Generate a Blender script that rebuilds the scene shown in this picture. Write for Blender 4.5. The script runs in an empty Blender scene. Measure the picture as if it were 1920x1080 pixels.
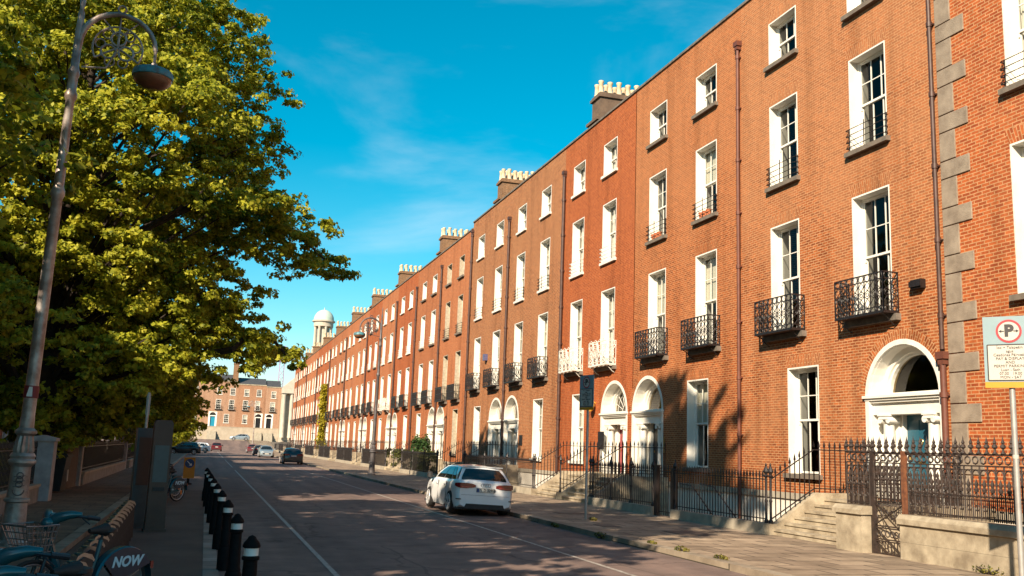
import bpy, bmesh, math, random
import numpy as np
from mathutils import Vector, Matrix
R = math.radians
random.seed(7)
rng = np.random.default_rng(11)
SC = bpy.context.scene
COL = SC.collection

# ------------------------------------------------------------------ camera
cam = bpy.data.cameras.new("camera")
cam.sensor_width = 36.0
cam.lens = 36.0 * 1785 / 1920
cam.clip_start = 0.1
cam.clip_end = 3000
camo = bpy.data.objects.new("camera", cam)
COL.objects.link(camo)
def cam_basis(yaw, pitch, roll):
    cy, sy, cp, sp = math.cos(yaw), math.sin(yaw), math.cos(pitch), math.sin(pitch)
    f = Vector((sy * cp, cy * cp, sp)); r = Vector((cy, -sy, 0)); u = r.cross(f)
    cr, sr = math.cos(roll), math.sin(roll)
    return cr * r + sr * u, -sr * r + cr * u, f
r_, u_, f_ = cam_basis(R(17.303), R(9.683), R(2.044))
m = Matrix((r_, u_, -f_)).transposed().to_4x4()
m.translation = Vector((0, 0, 1.9))
camo.matrix_world = m
SC.camera = camo

# ------------------------------------------------------------------ sun and sky
HEAD, ELEV = R(43), R(31)                     # light travels towards +X +Y
sun = bpy.data.lights.new("sun", 'SUN')
sun.energy = 5.0
sun.angle = R(0.5)
sun.color = (1.0, 0.83, 0.62)
suno = bpy.data.objects.new("sun", sun)
COL.objects.link(suno)
d = Vector((math.sin(HEAD) * math.cos(ELEV), math.cos(HEAD) * math.cos(ELEV), -math.sin(ELEV)))
suno.rotation_euler = d.to_track_quat('-Z', 'Y').to_euler()
w = bpy.data.worlds.new("World")
SC.world = w
w.use_nodes = True
nt = w.node_tree
nt.nodes.clear()
N = nt.nodes.new; L = nt.links.new
out = N('ShaderNodeOutputWorld'); bg = N('ShaderNodeBackground')
sky = N('ShaderNodeTexSky'); sky.sky_type = 'NISHITA'; sky.sun_disc = False
sky.sun_elevation = ELEV
sky.sun_rotation = math.atan2(-d.x, -d.y)
sky.air_density = 1.0; sky.dust_density = 0.3; sky.ozone_density = 2.0
hs = N('ShaderNodeHueSaturation'); hs.inputs['Hue'].default_value = 0.465
hs.inputs['Saturation'].default_value = 1.6; hs.inputs['Value'].default_value = 1.3
tc = N('ShaderNodeTexCoord'); mp = N('ShaderNodeMapping')
mp.inputs['Scale'].default_value = (1.2, 1.2, 3.2)
mp.inputs['Rotation'].default_value = (0.1, 0.15, 0.4)
nz = N('ShaderNodeTexNoise'); nz.inputs['Scale'].default_value = 2.1
nz.inputs['Detail'].default_value = 7; nz.inputs['Roughness'].default_value = 0.55
nz.inputs['Distortion'].default_value = 0.35
rp = N('ShaderNodeValToRGB')
rp.color_ramp.elements[0].position = 0.52; rp.color_ramp.elements[0].color = (0, 0, 0, 1)
rp.color_ramp.elements[1].position = 0.86; rp.color_ramp.elements[1].color = (0.6, 0.6, 0.6, 1)
rp.color_ramp.interpolation = 'EASE'
mx = N('ShaderNodeMix'); mx.data_type = 'RGBA'
mx.inputs[7].default_value = (8.5, 9.3, 10.0, 1)
L(sky.outputs[0], hs.inputs['Color']); L(tc.outputs['Generated'], mp.inputs[0]); L(mp.outputs[0], nz.inputs['Vector'])
L(nz.outputs['Fac'], rp.inputs[0]); L(rp.outputs[0], mx.inputs[0]); L(hs.outputs[0], mx.inputs[6]); L(mx.outputs[2], bg.inputs['Color'])
bg.inputs['Strength'].default_value = 0.06
L(bg.outputs[0], out.inputs[0])
SC.view_settings.view_transform = 'Standard'
SC.view_settings.look = 'None'
SC.view_settings.gamma = 1.0
SC.view_settings.use_curve_mapping = False
SC.view_settings.exposure = 0.97
SC.render.engine = 'CYCLES'
SC.cycles.max_bounces = 6
SC.cycles.transparent_max_bounces = 12
SC.cycles.caustics_reflective = False
SC.cycles.caustics_refractive = False

# ------------------------------------------------------------------ helpers
class MB:
    """collects shapes and links them as ONE mesh object; UVs are metres on the dominant plane"""
    def __init__(s): s.v = []; s.f = []; s.m = []; s.uv = {}; s.cur = 0; s.sm = []
    def face(s, pts, uv=None, sm=False):
        b = len(s.v); s.v += [tuple(p) for p in pts]
        s.f.append(list(range(b, b + len(pts)))); s.m.append(s.cur); s.sm.append(sm)
        if uv: s.uv[len(s.f) - 1] = uv
    def mesh(s, verts, faces, sm=False):
        b = len(s.v); s.v += [tuple(p) for p in verts]
        for f in faces: s.f.append([b + i for i in f]); s.m.append(s.cur); s.sm.append(sm)
    def box(s, x0, x1, y0, y1, z0, z1):
        if x0 > x1: x0, x1 = x1, x0
        if y0 > y1: y0, y1 = y1, y0
        if z0 > z1: z0, z1 = z1, z0
        v = [(x0,y0,z0),(x1,y0,z0),(x1,y1,z0),(x0,y1,z0),(x0,y0,z1),(x1,y0,z1),(x1,y1,z1),(x0,y1,z1)]
        s.mesh(v, [(3,2,1,0),(4,5,6,7),(0,1,5,4),(1,2,6,5),(2,3,7,6),(3,0,4,7)])
    def bar(s, p, q, r, n=4, r2=None, sm=None):
        p = Vector(p); q = Vector(q); a = (q - p)
        if a.length < 1e-6: return
        a.normalize(); t = Vector((0, 0, 1)) if abs(a.z) < 0.9 else Vector((1, 0, 0))
        u = a.cross(t).normalized(); w = a.cross(u)
        r2 = r if r2 is None else r2
        V = []
        for c, rr in ((p, r), (q, r2)):
            for i in range(n):
                g = 2 * math.pi * (i + .5) / n
                V.append(c + (u * math.cos(g) + w * math.sin(g)) * rr)
        F = [(i, (i + 1) % n, n + (i + 1) % n, n + i) for i in range(n)] + [tuple(range(n - 1, -1, -1)), tuple(range(n, 2 * n))]
        s.mesh(V, F, sm=(n > 5) if sm is None else sm)
    def tube(s, pts, r, n=6, closed=False):
        P = [Vector(p) for p in pts]; k = len(P); V = []; F = []
        rr = r if isinstance(r, (list, tuple)) else [r] * k
        u = None
        for i in range(k):
            a = (P[(i + 1) % k] - P[i - 1]) if closed else (P[min(i + 1, k - 1)] - P[max(i - 1, 0)])
            a.normalize()
            if u is None:
                t = Vector((0, 0, 1)) if abs(a.z) < 0.9 else Vector((1, 0, 0))
                u = a.cross(t).normalized()
            else:
                u = (u - a * u.dot(a)).normalized()
            w = a.cross(u)
            for j in range(n):
                g = 2 * math.pi * j / n
                V.append(P[i] + (u * math.cos(g) + w * math.sin(g)) * rr[i])
        for i in range(k if closed else k - 1):
            for j in range(n):
                a = i * n; b = ((i + 1) % k) * n
                F.append((a + j, a + (j + 1) % n, b + (j + 1) % n, b + j))
        if not closed: F += [tuple(range(n - 1, -1, -1)), tuple(range((k - 1) * n, k * n))]
        s.mesh(V, F, sm=True)
    def lathe(s, prof, c=(0, 0, 0), n=12, sm=True, flute=0):
        V = []; F = []; c = Vector(c)
        for (r, z) in prof:
            for j in range(n):
                g = 2 * math.pi * j / n
                rr = r * (1 - (flute if j % 2 else 0))
                V.append(c + Vector((rr * math.cos(g), rr * math.sin(g), z)))
        k = len(prof)
        for i in range(k - 1):
            for j in range(n):
                F.append((i * n + j, i * n + (j + 1) % n, (i + 1) * n + (j + 1) % n, (i + 1) * n + j))
        F += [tuple(range(n - 1, -1, -1)), tuple(range((k - 1) * n, k * n))]
        s.mesh(V, F, sm=sm)
    def prism(s, poly, axis, a, b, sm=False):
        """poly: 2-D points; axis 0: (y,z) swept along x, 1: (x,z) along y, 2: (x,y) along z"""
        def P(p, t): return (t, p[0], p[1]) if axis == 0 else ((p[0], t, p[1]) if axis == 1 else (p[0], p[1], t))
        n = len(poly)
        V = [P(p, a) for p in poly] + [P(p, b) for p in poly]
        F = [(i, (i + 1) % n, n + (i + 1) % n, n + i) for i in range(n)]
        s.mesh(V, F, sm=sm); s.mesh(V, [tuple(range(n - 1, -1, -1)), tuple(range(n, 2 * n))])
    def ring(s, c, rad, r, axis=0, n=12, k=4, a0=0, a1=2 * math.pi):
        full = abs(a1 - a0 - 2 * math.pi) < 1e-6
        pts = []
        for i in range(n if full else n + 1):
            g = a0 + (a1 - a0) * i / n; p, q = rad * math.cos(g), rad * math.sin(g)
            pts.append(Vector(c) + Vector(((0, p, q), (p, 0, q), (p, q, 0))[axis]))
        s.tube(pts, r, k, closed=full)
    def data(s, name, mats, angle=40):
        me = bpy.data.meshes.new(name)
        me.from_pydata(s.v, [], s.f)
        for mt in (mats if isinstance(mats, (list, tuple)) else [mats]): me.materials.append(mt)
        me.update()
        uvl = me.uv_layers.new(name="UVMap").data
        for p in me.polygons:
            p.material_index = s.m[p.index]; p.use_smooth = s.sm[p.index]
            c = s.uv.get(p.index); n = p.normal
            ax = max(range(3), key=lambda i: abs(n[i]))
            for k, li in enumerate(p.loop_indices):
                if c: uvl[li].uv = c[k]
                else:
                    q = me.vertices[me.loops[li].vertex_index].co
                    uvl[li].uv = (q.y, q.z) if ax == 0 else ((q.x, q.z) if ax == 1 else (q.x, q.y))
        bm = bmesh.new(); bm.from_mesh(me)
        bmesh.ops.recalc_face_normals(bm, faces=bm.faces[:]) if not s.uv else None
        bm.to_mesh(me); bm.free()
        if any(s.sm): me.set_sharp_from_angle(angle=R(angle))
        return me
    def build(s, name, mats, parent=None, loc=(0, 0, 0), rot=None, angle=40):
        return obj(name, s.data(name, mats, angle), parent, loc, rot)

def obj(name, me, parent=None, loc=(0, 0, 0), rot=None):
    o = bpy.data.objects.new(name, me); COL.objects.link(o)
    o.location = loc
    if rot is not None: o.rotation_euler = rot if isinstance(rot, (tuple, list)) else (0, 0, rot)
    if parent: o.parent = parent
    return o
def tag(o, label=None, cat=None, group=None, kind=None):
    if label: o["label"] = label
    if cat: o["category"] = cat
    if group: o["group"] = group
    if kind: o["kind"] = kind
    return o
def thing(name, label, cat, loc=(0, 0, 0), rz=0, group=None):
    o = bpy.data.objects.new(name, None); COL.objects.link(o)
    o.location = loc; o.rotation_euler = (0, 0, rz); o.empty_display_size = .3
    return tag(o, label, cat, group)
def dup(o, parent=None, loc=None, rz=None, label=None, keep=None):
    c = o.copy(); COL.objects.link(c)
    if parent: c.parent = parent
    if loc is not None: c.location = loc
    if rz is not None: c.rotation_euler = (0, 0, rz)
    if label: c["label"] = label
    for ch in list(o.children): dup(ch, c)
    return c

# ------------------------------------------------------------------ materials
def new_mat(name):
    mt = bpy.data.materials.new(name); mt.use_nodes = True
    return mt, mt.node_tree, mt.node_tree.nodes['Principled BSDF']
def mat(name, c, rough=.6, metal=0, var=.25, scale=6, bump=0, spec=.5, c2=None, coat=0, detail=6, bscale=None):
    mt, t, b = new_mat(name)
    b.inputs['Roughness'].default_value = rough; b.inputs['Metallic'].default_value = metal
    b.inputs['Specular IOR Level'].default_value = spec
    b.inputs['Coat Weight'].default_value = coat; b.inputs['Coat Roughness'].default_value = .05
    tc = t.nodes.new('ShaderNodeTexCoord'); nz = t.nodes.new('ShaderNodeTexNoise')
    nz.inputs['Scale'].default_value = scale; nz.inputs['Detail'].default_value = detail
    nz.inputs['Roughness'].default_value = .6
    rp = t.nodes.new('ShaderNodeValToRGB')
    a = c2 if c2 else tuple(x * (1 - var) for x in c)
    bb = c if c2 else tuple(min(1, x * (1 + var)) for x in c)
    rp.color_ramp.elements[0].position = .33; rp.color_ramp.elements[1].position = .67
    rp.color_ramp.elements[0].color = (*a, 1); rp.color_ramp.elements[1].color = (*bb, 1)
    t.links.new(tc.outputs['Object'], nz.inputs['Vector']); t.links.new(nz.outputs['Fac'], rp.inputs[0])
    t.links.new(rp.outputs[0], b.inputs['Base Color'])
    if bump:
        bp = t.nodes.new('ShaderNodeBump'); bp.inputs['Strength'].default_value = bump; bp.inputs['Distance'].default_value = .02
        n2 = t.nodes.new('ShaderNodeTexNoise'); n2.inputs['Scale'].default_value = bscale or scale * 6; n2.inputs['Detail'].default_value = 4
        t.links.new(tc.outputs['Object'], n2.inputs['Vector'])
        t.links.new(n2.outputs['Fac'], bp.inputs['Height']); t.links.new(bp.outputs[0], b.inputs['Normal'])
    return mt
def brick(name, c1, c2, mortar, bw=.225, rh=.075, ms=.013, patch=.35, patchc=None, dirt=.35, bump=.5, off=.5, zs=None):
    mt, t, b = new_mat(name); n = t.nodes.new; l = t.links.new
    b.inputs['Roughness'].default_value = .85; b.inputs['Specular IOR Level'].default_value = .2
    uv = n('ShaderNodeUVMap')
    br = n('ShaderNodeTexBrick'); br.offset = off
    br.inputs['Scale'].default_value = 1; br.inputs['Brick Width'].default_value = bw
    br.inputs['Row Height'].default_value = rh; br.inputs['Mortar Size'].default_value = ms
    br.inputs['Mortar Smooth'].default_value = .1; br.inputs['Bias'].default_value = -.1
    br.inputs['Color1'].default_value = (*c1, 1); br.inputs['Color2'].default_value = (*c2, 1); br.inputs['Mortar'].default_value = (*mortar, 1)
    # wobble so courses are not ruler straight
    nw = n('ShaderNodeTexNoise'); nw.inputs['Scale'].default_value = 3.0
    tcn = n('ShaderNodeTexCoord'); add = n('ShaderNodeVectorMath'); add.operation = 'MULTIPLY_ADD'
    add.inputs[1].default_value = (.018, .018, 0)
    l(tcn.outputs['Object'], nw.inputs['Vector']); l(nw.outputs['Color'], add.inputs[0]); l(uv.outputs[0], add.inputs[2]); l(add.outputs[0], br.inputs['Vector'])
    # per-brick tint
    vo = n('ShaderNodeTexNoise'); vo.inputs['Scale'].default_value = 6.5; vo.inputs['Detail'].default_value = 6; vo.inputs['Roughness'].default_value = .7
    l(tcn.outputs['Object'], vo.inputs['Vector'])
    r1 = n('ShaderNodeValToRGB'); r1.color_ramp.elements[0].position = .3; r1.color_ramp.elements[1].position = .7
    r1.color_ramp.elements[0].color = (.58, .53, .48, 1); r1.color_ramp.elements[1].color = (1.2, 1.18, 1.16, 1)
    l(vo.outputs['Fac'], r1.inputs[0])
    m1 = n('ShaderNodeMix'); m1.data_type = 'RGBA'; m1.blend_type = 'MULTIPLY'; m1.inputs[0].default_value = .8
    l(br.outputs['Color'], m1.inputs[6]); l(r1.outputs[0], m1.inputs[7])
    # big repointed / weathered patches
    n2 = n('ShaderNodeTexNoise'); n2.inputs['Scale'].default_value = .45; n2.inputs['Detail'].default_value = 5; n2.inputs['Roughness'].default_value = .65
    l(tcn.outputs['Object'], n2.inputs['Vector'])
    r2 = n('ShaderNodeValToRGB'); r2.color_ramp.elements[0].position = .42; r2.color_ramp.elements[1].position = .72
    r2.color_ramp.elements[0].color = (0, 0, 0, 1); r2.color_ramp.elements[1].color = (patch, patch, patch, 1)
    if zs:      # upper storeys repointed with pale mortar, edge ragged
        sx = n('ShaderNodeSeparateXYZ'); mr = n('ShaderNodeMapRange'); mr.inputs[1].default_value = zs - 1.2; mr.inputs[2].default_value = zs + 1.2; mr.inputs[4].default_value = .22
        aa = n('ShaderNodeMath'); l(tcn.outputs['Object'], sx.inputs[0]); l(sx.outputs['Z'], mr.inputs[0]); l(n2.outputs['Fac'], aa.inputs[0]); l(mr.outputs[0], aa.inputs[1]); l(aa.outputs[0], r2.inputs[0])
    else: l(n2.outputs['Fac'], r2.inputs[0])
    m2 = n('ShaderNodeMix'); m2.data_type = 'RGBA'
    m2.inputs[7].default_value = (*(patchc or tuple((a + bb) / 2 for a, bb in zip(c1, mortar))), 1)
    l(r2.outputs[0], m2.inputs[0]); l(m1.outputs[2], m2.inputs[6])
    # soot streaks running down the wall
    mp = n('ShaderNodeMapping'); mp.inputs['Scale'].default_value = (1, 1.1, .12)
    n3 = n('ShaderNodeTexNoise'); n3.inputs['Scale'].default_value = 1.3; n3.inputs['Detail'].default_value = 6
    l(tcn.outputs['Object'], mp.inputs[0]); l(mp.outputs[0], n3.inputs['Vector'])
    r3 = n('ShaderNodeValToRGB'); r3.color_ramp.elements[0].position = .5; r3.color_ramp.elements[1].position = .8
    r3.color_ramp.elements[0].color = (1, 1, 1, 1); q = 1 - dirt; r3.color_ramp.elements[1].color = (q, q * .95, q * .9, 1)
    l(n3.outputs['Fac'], r3.inputs[0])
    m3 = n('ShaderNodeMix'); m3.data_type = 'RGBA'; m3.blend_type = 'MULTIPLY'; m3.inputs[0].default_value = 1
    l(m2.outputs[2], m3.inputs[6]); l(r3.outputs[0], m3.inputs[7]); l(m3.outputs[2], b.inputs['Base Color'])
    if bump:
        bp = n('ShaderNodeBump'); bp.inputs['Strength'].default_value = bump; bp.inputs['Distance'].default_value = .012; bp.invert = True
        l(br.outputs['Fac'], bp.inputs['Height']); l(bp.outputs[0], b.inputs['Normal'])
    return mt
def glass_mat(name, tint=(.80, .82, .80), refl=1.0):
    mt = bpy.data.materials.new(name); mt.use_nodes = True; t = mt.node_tree; t.nodes.clear()
    n = t.nodes.new; o = n('ShaderNodeOutputMaterial'); tr = n('ShaderNodeBsdfTransparent'); gl = n('ShaderNodeBsdfGlossy'); mx = n('ShaderNodeMixShader'); fr = n('ShaderNodeFresnel')
    tr.inputs[0].default_value = (*tint, 1); gl.inputs['Roughness'].default_value = .03; gl.inputs[0].default_value = (refl, refl, refl, 1)
    ge = n('ShaderNodeNewGeometry'); mr = n('ShaderNodeMapRange'); mr.inputs[3].default_value = 1.5; mr.inputs[4].default_value = 1 / 1.5
    t.links.new(ge.outputs['Backfacing'], mr.inputs[0]); t.links.new(mr.outputs[0], fr.inputs[0])      # same reflection whichever side faces us
    tcn = n('ShaderNodeTexCoord'); nz = n('ShaderNodeTexNoise'); nz.inputs['Scale'].default_value = 2.5
    bp = n('ShaderNodeBump'); bp.inputs['Strength'].default_value = .06; bp.inputs['Distance'].default_value = .05
    t.links.new(tcn.outputs['Object'], nz.inputs['Vector']); t.links.new(nz.outputs['Fac'], bp.inputs['Height'])
    t.links.new(bp.outputs[0], gl.inputs['Normal'])
    t.links.new(fr.outputs[0], mx.inputs[0]); t.links.new(tr.outputs[0], mx.inputs[1]); t.links.new(gl.outputs[0], mx.inputs[2]); t.links.new(mx.outputs[0], o.inputs[0])
    return mt
def leaf_mat(name, ca, cb, cc, trans=.4):
    mt = bpy.data.materials.new(name); mt.use_nodes = True; t = mt.node_tree; t.nodes.clear(); n = t.nodes.new; l = t.links.new
    o = n('ShaderNodeOutputMaterial'); di = n('ShaderNodeBsdfPrincipled'); tr = n('ShaderNodeBsdfTranslucent'); mx = n('ShaderNodeMixShader')
    di.inputs['Roughness'].default_value = .55; di.inputs['Specular IOR Level'].default_value = .3
    tcn = n('ShaderNodeTexCoord'); a = n('ShaderNodeTexNoise'); a.inputs['Scale'].default_value = .7; a.inputs['Detail'].default_value = 3
    b = n('ShaderNodeTexWhiteNoise'); sn = n('ShaderNodeVectorMath'); sn.operation = 'SNAP'; sn.inputs[1].default_value = (.12, .12, .12)
    l(tcn.outputs['Object'], a.inputs['Vector']); l(tcn.outputs['Object'], sn.inputs[0]); l(sn.outputs[0], b.inputs['Vector'])
    ad = n('ShaderNodeMath'); ad.operation = 'MULTIPLY_ADD'; ad.inputs[1].default_value = .45
    sb = n('ShaderNodeMath'); sb.operation = 'SUBTRACT'; sb.inputs[1].default_value = .22
    l(b.outputs['Value'], ad.inputs[0]); l(a.outputs['Fac'], ad.inputs[2]); l(ad.outputs[0], sb.inputs[0])
    rp = n('ShaderNodeValToRGB'); e = rp.color_ramp.elements; e[0].position = .3; e[0].color = (*ca, 1); e[1].position = .75; e[1].color = (*cc, 1)
    k = e.new(.5); k.color = (*cb, 1)
    l(sb.outputs[0], rp.inputs[0]); l(rp.outputs[0], di.inputs['Base Color']); l(rp.outputs[0], tr.inputs[0])
    mx.inputs[0].default_value = trans
    l(di.outputs[0], mx.inputs[1]); l(tr.outputs[0], mx.inputs[2]); l(mx.outputs[0], o.inputs[0])
    return mt

WHITE = mat('white_paint', (.80, .78, .72), .55, c2=(.68, .65, .58), scale=1.7, detail=10)
CREAM = mat('cream_paint', (.74, .70, .60), .55, var=.08, scale=3)
STONE = mat('granite', (.42, .37, .29), .85, c2=(.30, .26, .20), scale=3, bump=.3, bscale=60)
STONEL = mat('pale_granite', (.47, .40, .29), .85, c2=(.22, .175, .12), scale=2.6, bump=.4, bscale=45, detail=9)
STONED = mat('weathered_stone', (.20, .17, .14), .9, c2=(.10, .085, .07), scale=5, bump=.3)
SILLM = mat('sill_stone', (.19, .15, .115), .9, c2=(.12, .10, .08), scale=6, bump=.3)
QUOIN = mat('quoin_stone', (.33, .265, .20), .9, c2=(.20, .155, .115), scale=2.5, bump=.5, bscale=50, detail=9)
IRON = mat('black_iron', (.016, .012, .012), .45, var=.4, scale=20, bump=.2)
RUSTI = mat('weathered_iron', (.045, .028, .022), .6, c2=(.015, .011, .010), scale=9, bump=.3)
RUST = mat('rusty_iron', (.20, .075, .03), .8, c2=(.10, .035, .018), scale=12, bump=.3)
PIPE = mat('brown_pipe_paint', (.065, .03, .022), .5, var=.3, scale=5)
PIPER = mat('rust_red_pipe_paint', (.125, .042, .026), .55, var=.2, scale=5)
SLATE = mat('slate_roof', (.06, .06, .065), .6, var=.3, scale=4)
DARKROOM = mat('room_shade_tone', (.06, .045, .035), .9, var=.3, scale=.6)  # dark tone stands in for the shade inside unlit rooms
CURTAIN = mat('curtain_cloth', (.72, .69, .62), .9, var=.1, scale=3)
BLIND = mat('blind_cloth', (.68, .64, .54), .9, var=.05, scale=2)
TERRA = mat('chimney_pot_clay', (.72, .60, .42), .85, c2=(.52, .38, .24), scale=3)
RENDER = mat('chimney_render', (.16, .105, .07), .9, c2=(.09, .06, .042), scale=2.0, bump=.4)
GLASS = glass_mat('window_glass', refl=.4)
FANGL = glass_mat('fanlight_glass', (.5, .42, .25))
TEAL = mat('teal_door_paint', (.02, .10, .15), .3, var=.1)
REDD = mat('red_door_paint', (.25, .015, .02), .35, var=.1)
BLKD = mat('black_door_paint', (.012, .012, .014), .3, var=.1)
GRND = mat('green_door_paint', (.015, .06, .035), .35, var=.1)
TURQ = mat('turquoise_door_paint', (.01, .22, .34), .4, var=.1)
BRASS = mat('brass', (.6, .42, .14), .3, 1, var=.1)
MORT = (.50, .38, .26)
BR1 = brick('orange_brick', (.43, .122, .036), (.19, .048, .017), (.52, .285, .145), patch=.44, patchc=(.46, .215, .10), zs=9.0)
BR2 = brick('warm_brick', (.42, .112, .032), (.20, .048, .016), (.50, .255, .12), patch=.38, patchc=(.45, .195, .085), zs=10.5)
BR3 = brick('red_brick', (.42, .098, .027), (.29, .058, .018), (.43, .175, .075), patch=.12)
BR4 = brick('brown_brick', (.38, .125, .045), (.21, .060, .024), (.47, .28, .15), patch=.40, patchc=(.40, .19, .085))
BR5 = brick('mid_brick', (.43, .122, .040), (.28, .066, .024), (.45, .23, .115), patch=.2)
BR6 = brick('salmon_brick', (.47, .145, .052), (.35, .092, .034), (.48, .24, .12), patch=.2)
BR0 = brick('near_red_brick', (.45, .115, .034), (.27, .056, .019), (.52, .28, .14), bw=.24, rh=.082, patch=.2)
BRE = brick('end_brick', (.40, .215, .135), (.30, .145, .09), (.44, .31, .22), patch=.25)
BREB = brick('end_brick_brown', (.36, .17, .095), (.27, .115, .06), (.42, .27, .18), patch=.25)
BROLD = brick('sooty_chimney_brick', (.27, .13, .065), (.15, .075, .04), (.30, .20, .12), patch=.4, patchc=(.18, .12, .08))
# ASPHALT etc. further down with the ground

# ------------------------------------------------------------------ ground, road, pavements
FX = 16.4                                   # plane of the terrace fronts
PX = 13.35                                  # line of the area railings
def zg(y):
    t = min(1, max(0, (y - 192) / 32)); return 2.0 * t * t * (3 - 2 * t)
YS = [-60, 0, 60, 120, 192] + [192 + 4 * i for i in range(1, 9)] + [300]
def strip(name, x0, x1, dz, mt, ys=YS, kind='structure'):
    b = MB()
    for y0, y1 in zip(ys[:-1], ys[1:]):
        b.face([(x0, y0, zg(y0) + dz), (x1, y0, zg(y0) + dz), (x1, y1, zg(y1) + dz), (x0, y1, zg(y1) + dz)])
    return tag(b.build(name, mt), kind=kind)
def asphalt_mat():
    mt = mat('asphalt', (.255, .178, .150), .85, c2=(.155, .106, .09), scale=1.4, bump=.5, bscale=130, detail=12)
    t = mt.node_tree; n = t.nodes.new; l = t.links.new; b_ = t.nodes['Principled BSDF']; src = b_.inputs['Base Color'].links[0].from_socket
    tcn = n('ShaderNodeTexCoord'); mp = n('ShaderNodeMapping'); mp.inputs['Scale'].default_value = (.9, .035, 1)
    tr = n('ShaderNodeTexNoise'); tr.inputs['Scale'].default_value = 1.0; tr.inputs['Detail'].default_value = 3
    l(tcn.outputs['Object'], mp.inputs[0]); l(mp.outputs[0], tr.inputs['Vector'])
    r1 = n('ShaderNodeValToRGB'); r1.color_ramp.elements[0].position = .38; r1.color_ramp.elements[1].position = .62; r1.color_ramp.elements[0].color = (.72, .72, .74, 1); r1.color_ramp.elements[1].color = (1.1, 1.08, 1.06, 1)
    l(tr.outputs['Fac'], r1.inputs[0])
    br = n('ShaderNodeTexBrick'); br.inputs['Scale'].default_value = 1; br.inputs['Brick Width'].default_value = 3.7; br.inputs['Row Height'].default_value = 9.5; br.inputs['Mortar Size'].default_value = .03; br.offset = .37
    br.inputs['Color1'].default_value = (1, 1, 1, 1); br.inputs['Color2'].default_value = (.78, .78, .80, 1); br.inputs['Mortar'].default_value = (.55, .55, .55, 1)
    nw = n('ShaderNodeTexNoise'); nw.inputs['Scale'].default_value = .6; va = n('ShaderNodeVectorMath'); va.operation = 'MULTIPLY_ADD'; va.inputs[1].default_value = (.5, .5, 0)
    l(tcn.outputs['Object'], nw.inputs['Vector']); l(nw.outputs['Color'], va.inputs[0]); l(tcn.outputs['Object'], va.inputs[2]); l(va.outputs[0], br.inputs['Vector'])
    vo = n('ShaderNodeTexVoronoi'); vo.feature = 'DISTANCE_TO_EDGE'; vo.inputs['Scale'].default_value = .33; vv = n('ShaderNodeVectorMath'); vv.operation = 'MULTIPLY_ADD'; vv.inputs[1].default_value = (.9, .9, 0)
    n3 = n('ShaderNodeTexNoise'); n3.inputs['Scale'].default_value = 2.2; n3.inputs['Detail'].default_value = 6; l(tcn.outputs['Object'], n3.inputs['Vector']); l(n3.outputs['Color'], vv.inputs[0]); l(tcn.outputs['Object'], vv.inputs[2]); l(vv.outputs[0], vo.inputs['Vector'])
    r2 = n('ShaderNodeValToRGB'); r2.color_ramp.elements[0].position = .004; r2.color_ramp.elements[1].position = .014; r2.color_ramp.elements[0].color = (.45, .45, .45, 1); r2.color_ramp.elements[1].color = (1, 1, 1, 1)
    l(vo.outputs['Distance'], r2.inputs[0])
    cur = src
    for sk, f in ((r1.outputs[0], 1), (br.outputs['Color'], .8), (r2.outputs[0], .8)):
        m_ = n('ShaderNodeMix'); m_.data_type = 'RGBA'; m_.blend_type = 'MULTIPLY'; m_.inputs[0].default_value = f; l(cur, m_.inputs[6]); l(sk, m_.inputs[7]); cur = m_.outputs[2]
    l(cur, b_.inputs['Base Color']); return mt
ASPH = asphalt_mat()
ASPH2 = mat('old_asphalt', (.13, .083, .062), .85, c2=(.082, .052, .039), scale=.9, bump=.5, bscale=110, detail=12)
def paving(name, c1, c2, mort, bw, rh, ms=.012, rot=False):
    mt, t, b = new_mat(name); n = t.nodes.new; l = t.links.new
    b.inputs['Roughness'].default_value = .8
    uv = n('ShaderNodeUVMap'); mp = n('ShaderNodeMapping'); br = n('ShaderNodeTexBrick')
    if rot: mp.inputs['Rotation'].default_value = (0, 0, R(90))
    br.inputs['Scale'].default_value = 1; br.inputs['Brick Width'].default_value = bw; br.inputs['Row Height'].default_value = rh
    br.inputs['Mortar Size'].default_value = ms; br.inputs['Color1'].default_value = (*c1, 1); br.inputs['Color2'].default_value = (*c2, 1); br.inputs['Mortar'].default_value = (*mort, 1)
    l(uv.outputs[0], mp.inputs[0]); l(mp.outputs[0], br.inputs['Vector'])
    tcn = n('ShaderNodeTexCoord'); nz = n('ShaderNodeTexNoise'); nz.inputs['Scale'].default_value = 1.3; nz.inputs['Detail'].default_value = 9; nz.inputs['Roughness'].default_value = .65
    l(tcn.outputs['Object'], nz.inputs['Vector'])
    r = n('ShaderNodeValToRGB'); r.color_ramp.elements[0].position = .35; r.color_ramp.elements[1].position = .65
    r.color_ramp.elements[0].color = (.55, .52, .48, 1); r.color_ramp.elements[1].color = (1.1, 1.08, 1.05, 1)
    l(nz.outputs['Fac'], r.inputs[0])
    m1 = n('ShaderNodeMix'); m1.data_type = 'RGBA'; m1.blend_type = 'MULTIPLY'; m1.inputs[0].default_value = .9
    l(br.outputs['Color'], m1.inputs[6]); l(r.outputs[0], m1.inputs[7]); l(m1.outputs[2], b.inputs['Base Color'])
    bp = n('ShaderNodeBump'); bp.inputs['Strength'].default_value = .4; bp.inputs['Distance'].default_value = .01; bp.invert = True
    l(br.outputs['Fac'], bp.inputs['Height']); l(bp.outputs[0], b.inputs['Normal'])
    return mt
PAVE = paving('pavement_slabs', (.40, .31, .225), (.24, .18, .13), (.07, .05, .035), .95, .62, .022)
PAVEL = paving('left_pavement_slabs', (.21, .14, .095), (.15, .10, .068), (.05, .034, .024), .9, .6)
KERBM = paving('kerb_granite', (.36, .30, .23), (.25, .20, .15), (.06, .05, .035), 1.1, 5, .02, rot=True)
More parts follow.
